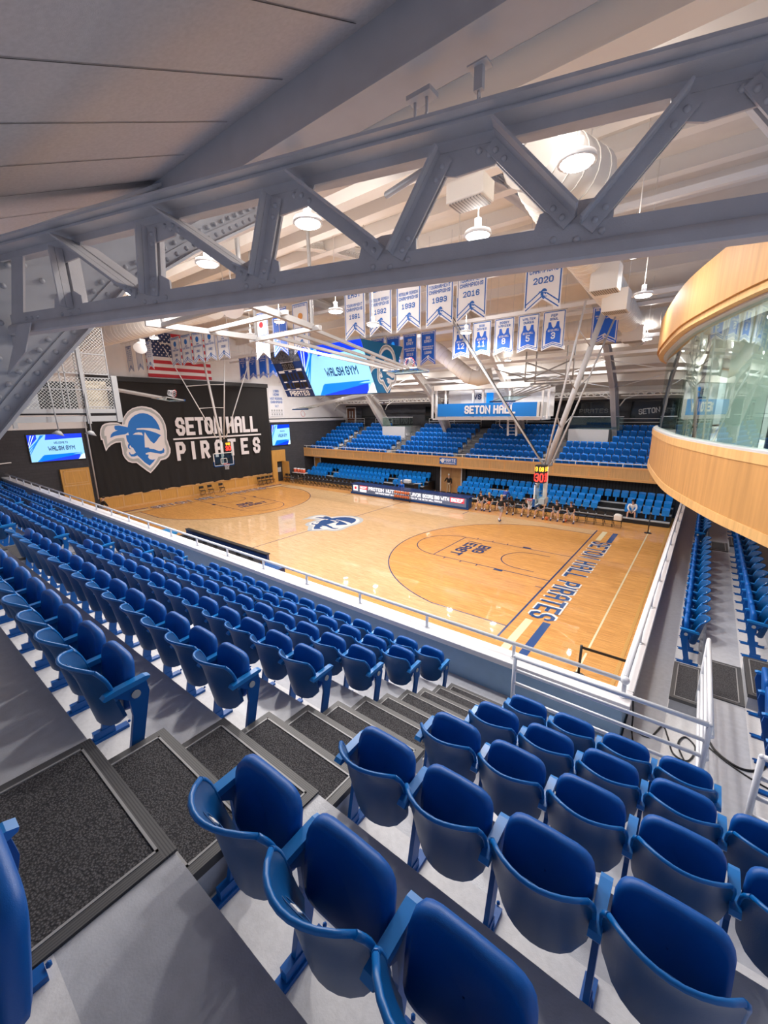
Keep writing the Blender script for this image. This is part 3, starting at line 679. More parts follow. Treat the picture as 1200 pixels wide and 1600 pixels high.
# --- roof
pb = PB(); ys = [-15.5 + .9 * i for i in range(51)]
for a, b in zip(ys, ys[1:]):
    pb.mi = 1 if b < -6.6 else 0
    pb.box((0, 0, 0), (0, 0, 0)) if False else None
    za, zb = roofz(a), roofz(b)
    pb.add([(XL - .3, a, za), (14, a, za), (14, b, zb), (XL - .3, b, zb), (XL - .3, a, za + .2), (14, a, za + .2), (14, b, zb + .2), (XL - .3, b, zb + .2)], [(0, 3, 2, 1), (4, 5, 6, 7), (0, 1, 5, 4), (2, 3, 7, 6), (1, 2, 6, 5), (3, 0, 4, 7)])
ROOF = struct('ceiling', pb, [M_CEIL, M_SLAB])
pb = PB()
x = 13.35 - .0
xs = [1.35 + .81 * k for k in range(-40, 14)]
for x in xs: pb.add([(x - .005, -14.5, roofz(-14.5) - .006), (x + .005, -14.5, roofz(-14.5) - .006), (x + .005, -8.75, roofz(-8.75) - .006), (x - .005, -8.75, roofz(-8.75) - .006)], [(0, 1, 2, 3)])
pb.build('panel_seam', M_BLACK, ROOF)
PUR = [-8.48, -6.1, -3.6, -1.0, 1.8, 4.6, 7.1, 9.8, 12.6, 15.2, 17.6, 19.6, 21.6, 23.6, 25.4]
for n, y in enumerate(PUR):
    z = roofz(y); h = .38
    pb = PB(); pb.box((XL, y - .16, z - h - .05), (13, y - .14, z + .05)).box((XL, y + .14, z - h - .05), (13, y + .16, z + .05)).box((XL, y - .17, z - h - .08), (13, y + .17, z - h - .05))
    where = 'above the near stands, where the chains hang' if n == 0 else (f'{ORD[n]} one out from the near chain beam')
    single('roof_beam', pb, M_RIB if n == 0 else M_CREAM, f'long boxed roof beam, {where}', 'roof beam')
# arches
ARB = [(19.4, 2.0), (19.0, 4.6), (18.2, 5.6), (16.9, 6.92), (16.5, 7.41), (16.1, 7.87), (15.5, 8.55), (15.0, 8.87), (14.6, 9.16), (12, 10.8), (10, 11.9), (7.5, 12.8), (5, 13.35), (2.5, 13.6), (0, 13.7)]
ART = [(20.6, 2.0), (20.4, 4.6), (19.6, 6.0), (18.2, 7.6), (17.2, 8.4), (16.56, 8.81), (15.86, 9.26), (15.46, 9.5), (15.0, 9.8), (12.4, 11.2), (10.2, 12.3), (7.7, 13.2), (5.1, 13.75), (2.5, 14.05), (0, 14.2)]
ACY = 6.3
def arch(X, label, near=True):
    t = thing('steel_arch', label, 'roof arch', (X, 7.1, 0), kind=None)
    mt = M_RIB if X > -2 else M_CREAM
    for sgn in (-1, 1):
        if sgn < 0 and not near: pass
        B = [(ACY + sgn * d, z) for d, z in ARB]; T = [(ACY + sgn * d, z) for d, z in ART]
        if sgn > 0: B = [(y, max(z, 2.6)) for y, z in B]; T = [(y - .35 if z < 8 else y, max(z, 2.6)) for y, z in T]
        w_ = PB()
        n = len(B)
        vs = []
        for xx in (-.02, .02): vs += [(X + xx, y, z) for y, z in B] + [(X + xx, y, z) for y, z in T]
        fs = []
        for i in range(n - 1):
            fs += [(i, i + 1, n + i + 1, n + i), (2 * n + i, 3 * n + i, 3 * n + i + 1, 2 * n + i + 1)]
        w_.add(vs, fs)
        # rivets on both faces along the edges
        if X > -2 and sgn < 0 or (X > -10 and sgn < 0):
            for P, sg in ((B, 1), (T, -1)):
                L = 0
                for (a, b), (c, d) in zip(P, P[1:]):
                    seg = math.hypot(c - a, d - b); m_ = max(1, int(seg / .13))
                    if b < 5.5 and d < 6.5: continue
                    for k in range(m_):
                        f = k / m_; y, z = a + (c - a) * f, b + (d - b) * f
                        tx, ty = (c - a) / seg, (d - b) / seg; nx, ny = -ty, tx
                        if (ny < 0) == (sg > 0): nx, ny = -nx, -ny
                        for o_ in ((.09, .2, .38, .55, .72) if (a < -9.4 and sg > 0 and k % 2 == 0) else (.09, .2)):
                            w_.sphere((X + .045, y + nx * o_ + tx * .06 * (o_ > .1), z + ny * o_ + ty * .06 * (o_ > .1)), .028, 8, 4, half=True, axis=(1, 0, 0))
        w_.build('web', mt, t)
        for P, nm, sg in ((B, 'lower_flange', 1), (T, 'upper_flange', -1)):
            f_ = PB()
            q = []
            for i, (y, z) in enumerate(P):
                a = P[max(i - 1, 0)]; c = P[min(i + 1, n - 1)]; l = math.hypot(c[0] - a[0], c[1] - a[1]) or 1
                nx, ny = -(c[1] - a[1]) / l, (c[0] - a[0]) / l
                if (ny < 0) == (sg > 0): nx, ny = -nx, -ny
                q.append(((y, z), (y + nx * .03, z + ny * .03), (y + nx * .15, z + ny * .15)))
            hw = .17
            for i in range(n - 1):
                (a0, a1, a2), (b0, b1, b2) = q[i], q[i + 1]
                f_.add([(X - hw, *a0), (X + hw, *a0), (X + hw, *a1), (X - hw, *a1), (X - hw, *b0), (X + hw, *b0), (X + hw, *b1), (X - hw, *b1)],
                       [(0, 1, 5, 4), (1, 2, 6, 5), (2, 3, 7, 6), (3, 0, 4, 7)])
                for s in (-1, 1): f_.add([(X + s * .02, *a0), (X + s * .045, *a0), (X + s * .045, *a2), (X + s * .02, *a2), (X + s * .02, *b0), (X + s * .045, *b0), (X + s * .045, *b2), (X + s * .02, *b2)], [(0, 1, 5, 4), (1, 2, 6, 5), (2, 3, 7, 6), (3, 0, 4, 7)])
            f_.build(nm, mt, t)
    return t
for X, lb in ((-1.2, 'riveted grey steel roof arch rising beside the camera end of the lattice truss'), (-8.65, 'riveted cream roof arch, second bay from the near truss'), (-16.1, 'cream roof arch crossing over the hanging video board'),
              (-23.55, 'cream roof arch between the video board and the curtain wall'), (6.3, 'cream roof arch over the curved wooden suite')): arch(X, lb)

# lattice between arch feet on the far side
def lattice(x0, x1, y, z, lb):
    t = thing('lattice_brace', lb, 'truss', ((x0 + x1) / 2, y, z))
    PB().beam((x0, y, z), (x1, y, z), .16, .07).build('bottom_chord', M_CREAM, t); PB().beam((x0 + .5, y, z + .32), (x1 - .5, y, z + .32), .16, .05).build('top_chord', M_CREAM, t)
    n = 12; l = PB()
    for k in range(n):
        a = x0 + .5 + (x1 - x0 - 1) * k / n; b = x0 + .5 + (x1 - x0 - 1) * (k + 1) / n; m_ = (a + b) / 2
        l.beam((a, y, z), (m_, y, z + .32), .05, .05).beam((m_, y, z + .32), (b, y, z), .05, .05)
    l.build('lacing', M_CREAM, t)
    for s, xx in ((1, x0), (-1, x1)):
        PB().tube([(xx, y, z - .75), (xx + s * .3, y, z - .25), (xx + s * .9, y, z)], .05, 6).build('curved_brace', M_CREAM, t)
AX = [-31.1, -23.55, -16.1, -8.65, -1.2, 6.3]
for k, (a, b) in enumerate(zip(AX, AX[1:])):
    lattice(a + .15, b - .15, 24.75, 8.1, f'low cream lattice brace above the balcony, {ORD[k]} bay from the curtain wall')
    pb = PB(); zt = 10.3
    pb.tube([(a, 22.6, 8.0 + .6), (b, 19.5, 10.2)], .03, 6).tube([(b, 22.6, 8.6), (a, 19.5, 10.2)], .03, 6)
    single('cross_brace', pb, M_WHITE, f'pair of thin crossed rods below the far roof, {ORD[k]} bay from the curtain wall', 'brace')

# ================================================================== NEAR LATTICE TRUSS
TP0 = V((2.7179, -9.1824, 0)); TD = V((.961, .276, 0)); TN = V((-.276, .961, 0))
tp = lambda s, z, o=0: TP0 + TD * s + TN * o + V((0, 0, z))
S0, S1 = -4.0, 3.7
TR = thing('lattice_truss', 'large grey riveted lattice truss crossing overhead from the near arch', 'truss', tuple(tp(-4, 7.93)))
def extr(pb, prof, s0, s1):
    n = len(prof)
    return pb.add([tp(s0, z, o) for o, z in prof] + [tp(s1, z, o) for o, z in prof], [list(range(n)), [n + i for i in range(n)][::-1]] + [(i, n + i, n + (i + 1) % n, (i + 1) % n) for i in range(n)])
def rivet(pb, s, z, o=-.014, r=.019): pb.sphere(tp(s, z, o), r, 10, 5, half=True, axis=tuple(-TN))
pb = PB()
arcp = [(-.014 - .045 * math.sin(a) ** 1.5, 8.035 - .05 * (1 - math.cos(a))) for a in [i * PI / 12 for i in range(7)]]
prof = [(-.014, 8.125)] + arcp + [(-.062, 7.945), (-.052, 7.932), (.052, 7.932), (.062, 7.945)] + [(-o, z) for o, z in arcp[::-1]] + [(.014, 8.125)]
extr(pb, prof, S0, S1); BN = [-3.09, -2.02, -.97, .05, 1.14, 2.27, 3.4]
for b in BN:
    for ds, z in ((-.12, 8.06), (0, 8.045), (.12, 8.07)): rivet(pb, b + ds, z)
for s in (-3.75, -3.66, -3.57): rivet(pb, s, 8.07, r=.016)
pb.build('bottom_chord', M_TRUSS, TR)
pb = PB(); extr(pb, [(-.012, 8.60), (.012, 8.60), (.012, 8.66), (-.012, 8.66)], S0, S1)
extr(pb, [(-.146, 8.655), (.146, 8.655), (.146, 8.672), (-.146, 8.672)], S0, S1); extr(pb, [(-.22, 8.672), (.22, 8.672), (.22, 8.69), (-.22, 8.69)], S0, S1)
extr(pb, [(-.152, 8.648), (-.140, 8.648), (-.140, 8.662), (-.152, 8.662)], S0, S1)
pb.build('top_chord', M_TRUSS, TR)
TNs = [-3.1, -1.96, -.77, .46, 1.66, 2.85]
def angle_bar(s0, z0, s1, z1, wd, fl, nm):
    pb = PB(); d = V((s1 - s0, z1 - z0)); d.normalize(); nn = V((-d.y, d.x))
    if nn.y < 0: nn = -nn
    def q(s, z, o): return tp(s, z, o)
    a0 = (s0, z0); a1 = (s1, z1)
    for o0, o1, n0, n1 in ((-.03, -.014, -wd / 2, wd / 2), (-.03 - fl * .48, -.03, wd / 2 - .014, wd / 2), (-.03 - fl, -.03 - fl * .52, wd / 2 - .014, wd / 2), (.014, .03, -wd / 2, wd / 2), (.03, .03 + fl, wd / 2 - .014, wd / 2)):
        vs = [q(s + nn.x * k, z + nn.y * k, o) for s, z in (a0, a1) for o, k in ((o0, n0), (o1, n0), (o1, n1), (o0, n1))]
        pb.add(vs, [(0, 1, 2, 3), (7, 6, 5, 4), (0, 4, 5, 1), (1, 5, 6, 2), (2, 6, 7, 3), (3, 7, 4, 0)])
    for e, sg in ((a0, 1), (a1, -1)):
        for k in (.05, .12): rivet(pb, e[0] + d.x * k * sg - nn.x * .012, e[1] + d.y * k * sg - nn.y * .012, -.03, .017)
    pb.build(nm, M_TRUSS, TR)
for s0, s1 in ((-2.93, -2.22), (-1.76, -1.07), (-.60, -.01), (.66, 1.10), (1.82, 2.2), (3.0, 3.35)): angle_bar(s0, 8.59, s1, 8.13, .085, .17, 'diagonal')
for s0, s1 in ((-3.1, -3.08), (-1.96, -2.02), (-.78, -.94), (.40, .10), (1.60, 1.18), (2.75, 2.32)): angle_bar(s0, 8.575, s1, 8.09, .09, .10, 'post')
for i, b in enumerate(BN):
    pb = PB(); P = [(b - .24, 8.08), (b - .2, 8.2), (b - .06, 8.235), (b + .09, 8.235), (b + .17, 8.19), (b + .17, 8.08)]
    pb.prism([(s, z) for s, z in P], tp(0, 0, -.008), TD, (0, 0, 1), TN * .016); pb.build('gusset_plate', M_TRUSS, TR)
for i, b in enumerate(TNs):
    pb = PB(); P = [(b - .16, 8.62), (b - .12, 8.5), (b + .0, 8.47), (b + .22, 8.49), (b + .3, 8.62)]
    pb.prism(P, tp(0, 0, -.008), TD, (0, 0, 1), TN * .016)
    rivet(pb, b + .13, 8.57, -.008); rivet(pb, b + .19, 8.545, -.008)
    pb.build('gusset_plate', M_TRUSS, TR)
pb = PB(); pb.prism([(-4.1, 7.55), (-3.75, 8.0), (-3.55, 8.0), (-3.72, 7.75)], tp(0, 0, -.1), TD, (0, 0, 1), TN * .01).prism([(-4.1, 7.8), (-3.8, 8.62), (-3.62, 8.62), (-3.8, 8.1)], tp(0, 0, -.01), TD, (0, 0, 1), TN * .02)
pb.build('end_gusset', M_TRUSS, TR)
# chains, hooks and fittings below the first roof beam
def chain(x, y, z0, z1, lb):
    t = thing('hanging_chain', lb, 'chain', (x, y, z1))
    PB().box((x - .07, y - .05, z0 - .01), (x + .07, y + .05, z0)).box((x - .03, y - .02, z0 - .14), (x + .03, y + .02, z0)).build('bracket', M_RIB, t)
    z = z0 - .14; k = 0; l = PB()
    while z > z1:
        pts = [(math.cos(a) * .016, math.sin(a) * .03) for a in [2 * PI * i / 8 for i in range(9)]]
        l.tube([(x + (p if k % 2 else 0), y + (0 if k % 2 else p), z - .03 + q) for p, q in pts], .006, 5); z -= .046; k += 1
    l.build('links', M_TRUSS, t)
chain(3.0, -8.48, 9.37, 9.02, 'short chain hanging from the underside of the first roof beam')
pb = PB().tube([(2.0, -8.2, 9.0), (3.07, -8.47, 8.99)], .028); single('hanging_pipe', pb, M_RIB, 'short grey pipe hanging level from the chain', 'pipe')
t = thing('hook_pair', 'pair of grey hooks clamped under the first roof beam', 'hook', (2.55, -8.55, 9.1))
for dx in (-.05, .05):
    PB().tube([(2.55 + dx, -8.5, 9.37), (2.55 + dx, -8.5, 9.25), (2.52 + dx, -8.5, 9.2), (2.55 + dx, -8.5, 9.15), (2.59 + dx, -8.5, 9.19)], .012, 6).build('hook', M_TRUSS, t)
PB().box((2.46, -8.56, 9.34), (2.66, -8.44, 9.37)).build('clamp', M_RIB, t)
t = thing('ceiling_bracket', 'small round bracket under the first roof beam near the arch', 'bracket', (1.15, -8.48, 9.25))
PB().box((1.05, -8.54, 9.36), (1.25, -8.42, 9.37)).build('plate', M_RIB, t); PB().tube([(1.15, -8.48, 9.37), (1.15, -8.48, 9.28)], .04).build('cup', M_RIB, t)

# ================================================================== STADIUM SEATS
def seat_meshes():
    P = .496
    def shell(thk, inner):
        R_ = []
        NU, NV = 10, 10
        for j in range(NV + 1):
            v = j / NV; row = []
            for i in range(NU + 1):
                u = -1 + 2 * i / NU
                hw = .230 * (.90 + .1 * min(1, v * 2.5) ** .6)
                if v > .8: hw *= 1 - .10 * ((v - .8) / .2) ** 2
                z = .33 + .51 * v + .07 * (u ** 6) * (1 - v) ** 2 - .045 * abs(u) ** 3 * v ** 3
                y = .025 - .055 * v - .045 * v ** 3 - .04 * max(0, (v - .72) / .28) ** 1.6 * (1 - .45 * u ** 4) + .10 * u * u - .012 * math.sin(v * PI)
                row.append((u * hw, y + (thk if inner else 0), z + (-.0 if inner else 0)))
            R_.append(row)
        return R_
    b = PB(); A, B = shell(.022, False), shell(.022, True)
    b.grid(A); b.grid([r[::-1] for r in B])
    for E1, E2 in (([r[0] for r in A], [r[0] for r in B]), ([r[-1] for r in B], [r[-1] for r in A]), (A[0][::-1], B[0][::-1]), (A[-1], B[-1])): b.grid([E2, E1], False)
    b.mi = 1
    b.tube([(x, y + .011, z) for x, y, z in A[-1]], .0125, 6)
    b.tube([(r[0][0], r[0][1] + .011, r[0][2]) for r in A[4:]], .0135, 6); b.tube([(r[-1][0], r[-1][1] + .011, r[-1][2]) for r in A[4:]], .0135, 6)
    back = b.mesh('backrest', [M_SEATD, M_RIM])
    k = PB()
    k.box((.135, .0, .50), (.165, .05, .62))
    pocket = k.mesh('back_bracket', M_SEATM)
    c = PB(); R1, R2 = [], []
    N = 24; hw, hh = .212, .205
    def outline(sc):
        o = []
        for i in range(N):
            a = 2 * PI * i / N; ca, sa = math.cos(a), math.sin(a); e = .42
            o.append((sc * hw * math.copysign(abs(ca) ** e, ca), sc * hh * math.copysign(abs(sa) ** e, sa)))
        return o
    tilt = .14; cy, cz = .195, .595
    def q(x, h, d): return (x, cy + (h * math.sin(tilt)) * 1.0 + d, cz + h * math.cos(tilt))
    rings = []
    for sc, d in ((.02, -.012), (.55, -.018), (.86, -.022), (.97, -.016), (1.0, .004), (.97, .028), (.86, .038), (.5, .042), (.02, .042)):
        rings.append([q(x, h, d - (.02 * (x / hw) ** 2 if d < 0 else 0)) for x, h in outline(sc)])
    c.grid(rings, True, True)
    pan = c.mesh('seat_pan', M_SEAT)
    a = PB()
    prof = [(.02, .606), (.12, .614), (.27, .625), (.295, .636), (.30, .650), (.27, .660), (.10, .650), (.03, .640), (.01, .622)]
    a.prism(prof, (-P / 2 - .026, 0, 0), (0, 1, 0), (0, 0, 1), (.052, 0, 0)); arm = a.mesh('armrest', M_ARM)
    l = PB()
    l.prism([(.06, .612), (.275, .625), (.285, .54), (.165, .03), (.085, .03), (.165, .40), (.16, .53)], (-P / 2 - .014, 0, 0), (0, 1, 0), (0, 0, 1), (.028, 0, 0))
    l.box((-P / 2 - .03, -.04, 0), (-P / 2 + .03, .27, .025)); l.box((-P / 2 - .02, .04, 0), (-P / 2 + .02, .18, .08))
    l.sphere((-P / 2, -.04, .03), .012, 6, 3); l.sphere((-P / 2, .28, .03), .012, 6, 3)
    leg = l.mesh('leg', M_SEATM)
    n_ = PB().box((-.02, .0, -.016), (.02, .004, .016)); n_.mi = 1; n_.tube([(.07 * math.cos(a), .001, .034 * math.sin(a)) for a in [2 * PI * i / 16 for i in range(17)]], .002, 4); n_.xf(Matrix.Translation((0, -.046, .775)) @ Matrix.Rotation(.55, 4, 'X'))
    plate = n_.mesh('number_plate', [M_WHITE, M_SEATD])
    e_ = PB().tube([(-.004, 0, 0), (.004, 0, 0)], .028, 12); disc = e_.mesh('row_disc', M_GREYP)
    return dict(back=back, pan=pan, arm=arm, leg=leg, plate=plate, disc=disc, pocket=pocket, P=P)
SM = seat_meshes()
NSEAT = [0]
def child(mesh, name, parent, loc=(0, 0, 0)):
    o = bpy.data.objects.new(name, mesh); COL.objects.link(o); o.parent = parent; o.location = loc; return o
def stadium_seat(x, y, z, rz, label, end=0, group=None, detail=2):
    t = thing('stadium_seat', label, 'stadium seat', (x, y, z), rz, group); NSEAT[0] += 1
    bk = child(SM['back'], 'backrest', t); child(SM['pan'], 'seat_pan', t); child(SM['arm'], 'armrest', t); child(SM['leg'], 'leg', t)
    if detail > 0: child(SM['plate'], 'number_plate', bk)
    if end > 0: child(SM['arm'], 'armrest', t, (SM['P'], 0, 0)); child(SM['leg'], 'leg', t, (SM['P'], 0, 0))
    if end: child(SM['disc'], 'row_disc', t, ((SM['P'] / 2 + .022) * (1 if end > 0 else -1), .2, .56))
    return t
P_ = SM['P']
STUFF = []
def sees(x, y, z):
    d = V((x, y, z)) - CAM; f = d.dot(_f)
    return f > .1 and abs(d.dot(_r) / f) < 1.03 and abs(d.dot(_u) / f) < 1.42
ROWW = {6: 'front row', 5: 'second row back', 4: 'third row back', 3: 'fourth row back', 2: 'fifth row back', 1: 'sixth row back', 0: 'rearmost visible row'}
YS = lambda i: NOS(i - 1) + .10
# middle block (14 seats per row), right ends at x = 1.75
for i in range(1, 7):
    for k in range(14):
        x = 1.75 - P_ / 2 - k * P_
        if sees(x, YS(i), TZ(i) + .75) or sees(x + .2, YS(i), TZ(i) + .8):
            stadium_seat(x, YS(i), TZ(i), 0, f'blue stadium seat, {ORD[k]} from the near aisle, middle block, {ROWW[i]}', 1 if k == 0 else 0)
# right block
for i in range(0, 6):
    x0 = (2.93, 2.93, 2.95, 3.0, 3.02, 3.06)[i]
    for k in range(4 if i in (0, 5) else 10):
        x = x0 + P_ / 2 + k * P_
        if sees(x, YS(i) + .1, TZ(i) + .8) or sees(x, YS(i) + .2, TZ(i) + .6):
            stadium_seat(x, YS(i), TZ(i), 0, f'blue folding seat, {ORD[k]} from the near aisle, right block, {ROWW[i]}', -1 if k == 0 else (1 if i == 5 and k == 3 else 0))
# end stand rows
for r, (x, z, nm) in enumerate(((5.0 - .10, 2.653, 'first row of the end stand'), (5.85 - .10, 3.08, 'second row of the end stand'), (6.7 - .1, 3.507, 'third row of the end stand'))):
    for g, (y0, n, gn) in enumerate(((-3.0, 13, 'near group'), (4.5, 13, 'far group'))):
        for k in range(n):
            y = y0 + P_ / 2 + k * P_
            if sees(x, y, z + .5) and not (r == 2):
                stadium_seat(x, y, z, PI / 2, f'blue folding seat, {ORD[k]} in the {gn}, {nm}', -1 if k == 0 else 0, None, 0 if g else 1)
for k in range(4):
    y = -4.72 - P_ / 2 - k * P_; stadium_seat(5.75, y, 3.08, PI / 2, f'blue folding seat beside the stand corner, {ORD[k]} from the end stand steps', 1 if k == 0 else 0, None, 1)
# blocks further left
cand = []
for b, (xr, nm) in enumerate(((-6.47, 'block beyond the second aisle'), (-14.67, 'block beyond the third aisle'), (-22.87, 'last block before the curtain wall'))):
    for i in range(1, 7):
        for k in range(14):
            x = xr - P_ / 2 - k * P_
            if sees(x + .1, YS(i), TZ(i) + .75): cand.append(((V((x, YS(i), TZ(i))) - CAM).length, x, i, k, nm))
cand.sort(key=lambda q: q[0])
for d_, x, i, k, nm in cand:
    if NSEAT[0] < 298: stadium_seat(x, YS(i), TZ(i), 0, f'blue folding seat, {ORD[k]} into the {nm}, {ROWW[i]}', 1 if k == 0 else 0, None, 0)
    else: STUFF.append((x, YS(i), TZ(i), 0))
# far balcony and remaining rows: one mass
FSEC = [(-31.2, -27.65), (-26.4, -20.4), (-19.15, -12.95), (-11.75, -5.5), (-4.3, 4.4)]
for k in range(7):
    for a, b in FSEC:
        n = int((b - a) / .5); 
        for j in range(n):
            x = a + (j + .5) * (b - a) / n
            if k >= 4 and any(p - .1 < x < q + .1 for p, q in PLAT): continue
            STUFF.append((x, FY(k) - .1, FZ_(k), PI))
sb = PB()
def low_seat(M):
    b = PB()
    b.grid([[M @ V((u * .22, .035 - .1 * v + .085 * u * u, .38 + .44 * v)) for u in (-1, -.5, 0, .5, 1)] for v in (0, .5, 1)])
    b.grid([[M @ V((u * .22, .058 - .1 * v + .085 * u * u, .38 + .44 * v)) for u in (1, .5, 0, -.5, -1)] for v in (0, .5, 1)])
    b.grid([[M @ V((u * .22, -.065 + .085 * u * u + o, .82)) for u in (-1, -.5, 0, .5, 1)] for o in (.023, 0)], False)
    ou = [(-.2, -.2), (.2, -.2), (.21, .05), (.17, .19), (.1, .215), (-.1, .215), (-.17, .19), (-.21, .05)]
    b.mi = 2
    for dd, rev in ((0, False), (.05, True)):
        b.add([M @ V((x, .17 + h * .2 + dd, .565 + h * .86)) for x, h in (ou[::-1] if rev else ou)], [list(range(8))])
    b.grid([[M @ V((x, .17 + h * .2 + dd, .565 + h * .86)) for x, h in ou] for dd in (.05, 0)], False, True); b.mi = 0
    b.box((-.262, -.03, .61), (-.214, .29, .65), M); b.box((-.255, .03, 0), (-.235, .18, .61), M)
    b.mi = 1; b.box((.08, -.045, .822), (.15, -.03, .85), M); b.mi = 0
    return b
base = {}
for x, y, z, rz in STUFF:
    q = low_seat(Matrix.Translation((x, y, z)) @ Matrix.Rotation(rz, 4, 'Z')); o_ = len(sb.v); sb.v += q.v; sb.f += [[i + o_ for i in f] for f in q.f]; sb.m += q.m; sb.sm += [True] * len(q.f)
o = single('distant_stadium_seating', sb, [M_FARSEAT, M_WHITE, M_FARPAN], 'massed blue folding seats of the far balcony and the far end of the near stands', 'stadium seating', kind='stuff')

# ================================================================== FAR LOWER BLEACHERS
BY = [18.3, 19.1, 19.95, 20.8]; BZ = [.30, .60, .90]
for n, (a, b) in enumerate(((-30.0, -14.9), (-11.5, 3.4))):
    t = thing('bleacher_platform', ('long black bleacher platform between the corner and the oak doors', 'long black bleacher platform between the oak doors and the end stand')[n], 'bleacher', ((a + b) / 2, 18.3, 0))
    for k in range(3):
        PB().box((a, BY[k], 0 if k == 0 else BZ[k - 1]), (b, BY[3] + .3, BZ[k])).build('tier', M_BLACK, t)
        PB().box((a, BY[k] - .01, BZ[k] - .05), (b, BY[k] + .3, BZ[k] + .004)).build('nosing', M_GREYP, t)
pbk = PB()
R_ = []
def bl_mesh():
    b = PB()
    for s_, y_, t_ in ((1, 0, .05),):
        b.grid([[V((u * .21 * (.88 + .12 * v), .0 - .07 * v + .03 * u * u, .34 + .44 * v - (.03 * abs(u) ** 3 * v))) for u in (-1, -.6, 0, .6, 1)] for v in (0, .3, .7, 1)])
        b.grid([[V((u * .21 * (.88 + .12 * v), .04 - .07 * v + .03 * u * u, .34 + .44 * v - (.03 * abs(u) ** 3 * v))) for u in (1, .6, 0, -.6, -1)] for v in (0, .3, .7, 1)])
        b.grid([[V((u * .21, -.07 + .03 * u * u + o_, .78 - .03 * abs(u) ** 3)) for u in (-1, -.6, 0, .6, 1)] for o_ in (.04, 0)], False)
    ou = [(-.19, -.2), (.19, -.2), (.2, .08), (.14, .17), (-.14, .17), (-.2, .08)]
    for dd, rev in ((0, False), (.06, True)): b.add([V((x, .14 + h * .12 + dd, .50 + h)) for x, h in (ou[::-1] if rev else ou)], [list(range(6))])
    b.grid([[V((x, .14 + h * .12 + dd, .5 + h)) for x, h in ou] for dd in (.06, 0)], False, True)
    b.box((-.04, .0, 0), (.04, .1, .36))
    return b.mesh('bleacher_chair', M_BLSEAT)
BM = bl_mesh()
GAPS = {0: [(-27.0, -25.75), (-19.0, -17.9), (-5.9, -5.0), (-.75, .6)], 1: [(-27.0, -25.75), (-19.1, -17.9), (-8.7, -7.3), (-.75, .6)], 2: []}
BW = ['front row', 'middle row', 'back row']
for r in range(3):
    for g, (a, b, gn) in enumerate(((-29.9, -15.0, 'corner bleacher'), (-11.4, 3.35, 'end stand bleacher'))):
        n = int((b - a) / .5)
        for j in range(n):
            x = a + (j + .5) * (b - a) / n
            if any(p < x < q for p, q in GAPS[r]): continue
            o = bpy.data.objects.new('bleacher_chair', BM); COL.objects.link(o); o.location = (x, BY[r] + .68, BZ[r] + .0); o.rotation_euler = (0, 0, PI)
            tag(o, f'small blue bleacher chair, {ORD[j]} from the curtain side, {BW[r]}, {gn}', 'bleacher chair')

# ================================================================== FOLDING CHAIRS (courtside)
def chair_mesh():
    b = PB()
    b.prism([(-.2, -.2), (.2, -.2), (.2, .2), (-.2, .2)], (0, 0, .44), (1, 0, 0), (0, 1, 0), (0, 0, .035))
    b.grid([[V((u * .2, -.22 - .03 * (1 - u * u), z)) for u in (-1, -.5, 0, .5, 1)] for z in (.62, .74, .82)]); b.grid([[V((u * .2, -.20 - .03 * (1 - u * u), z)) for u in (1, .5, 0, -.5, -1)] for z in (.62, .74, .82)])
    for s in (-1, 1):
        b.tube([(s * .22, .2, 0), (s * .22, -.05, .44), (s * .21, -.22, .84)], .013, 5); b.tube([(s * .2, -.24, 0), (s * .2, .18, .44)], .013, 5)
    b.tube([(-.22, .12, .15), (.22, .12, .15)], .01, 5); b.tube([(-.2, -.2, .07), (.2, -.2, .07)], .01, 5); b.tube([(-.21, -.22, .84), (.21, -.22, .84)], .013, 5)
    return b.mesh('folding_chair', M_BLKM)
CM = chair_mesh()
def fchair(x, y, rz, lb, z=0, group=None):
    o = bpy.data.objects.new('folding_chair', CM); COL.objects.link(o); o.location = (x, y, z); o.rotation_euler = (0, 0, rz); return tag(o, lb, 'folding chair', group)
for r, (y, nm) in enumerate(((16.45, 'front bench row'), (17.25, 'second bench row'))):
    for k in range(20):
        fchair(-30.6 + .52 * k, y + .012 * k, PI, f'black folding chair, {ORD[k]} from the corner doorway, {nm}')
for k in range(22): fchair(-19.9 + .51 * k, 16.95, PI, f'black folding chair behind the lit ad table, {ORD[k]} from its curtain end')
for k in range(19):
    fchair(-8.35 + .51 * k, 16.75, PI, f'black folding chair, {ORD[k]} from the ad table, team bench on the far sideline')
for k, (y, lb) in enumerate(((7.2, 'lone open black folding chair below the curtain, nearest the emblem'), (8.0, 'black folding chair with white top below the curtain beside the basket'), (9.1, 'black folding chair below the curtain, under the letters'))): fchair(-30.7, y, -PI / 2, lb)
for k in range(4): fchair(-30.8, 13.4 + .5 * k, -PI / 2, f'black folding chair by the wainscot near the oak doorway, {ORD[k]} along')
for k in range(16): fchair(-27.5 + .6 * k, -2.2, 0, f'black folding chair below the near ledge, {ORD[k]} from the curtain wall')

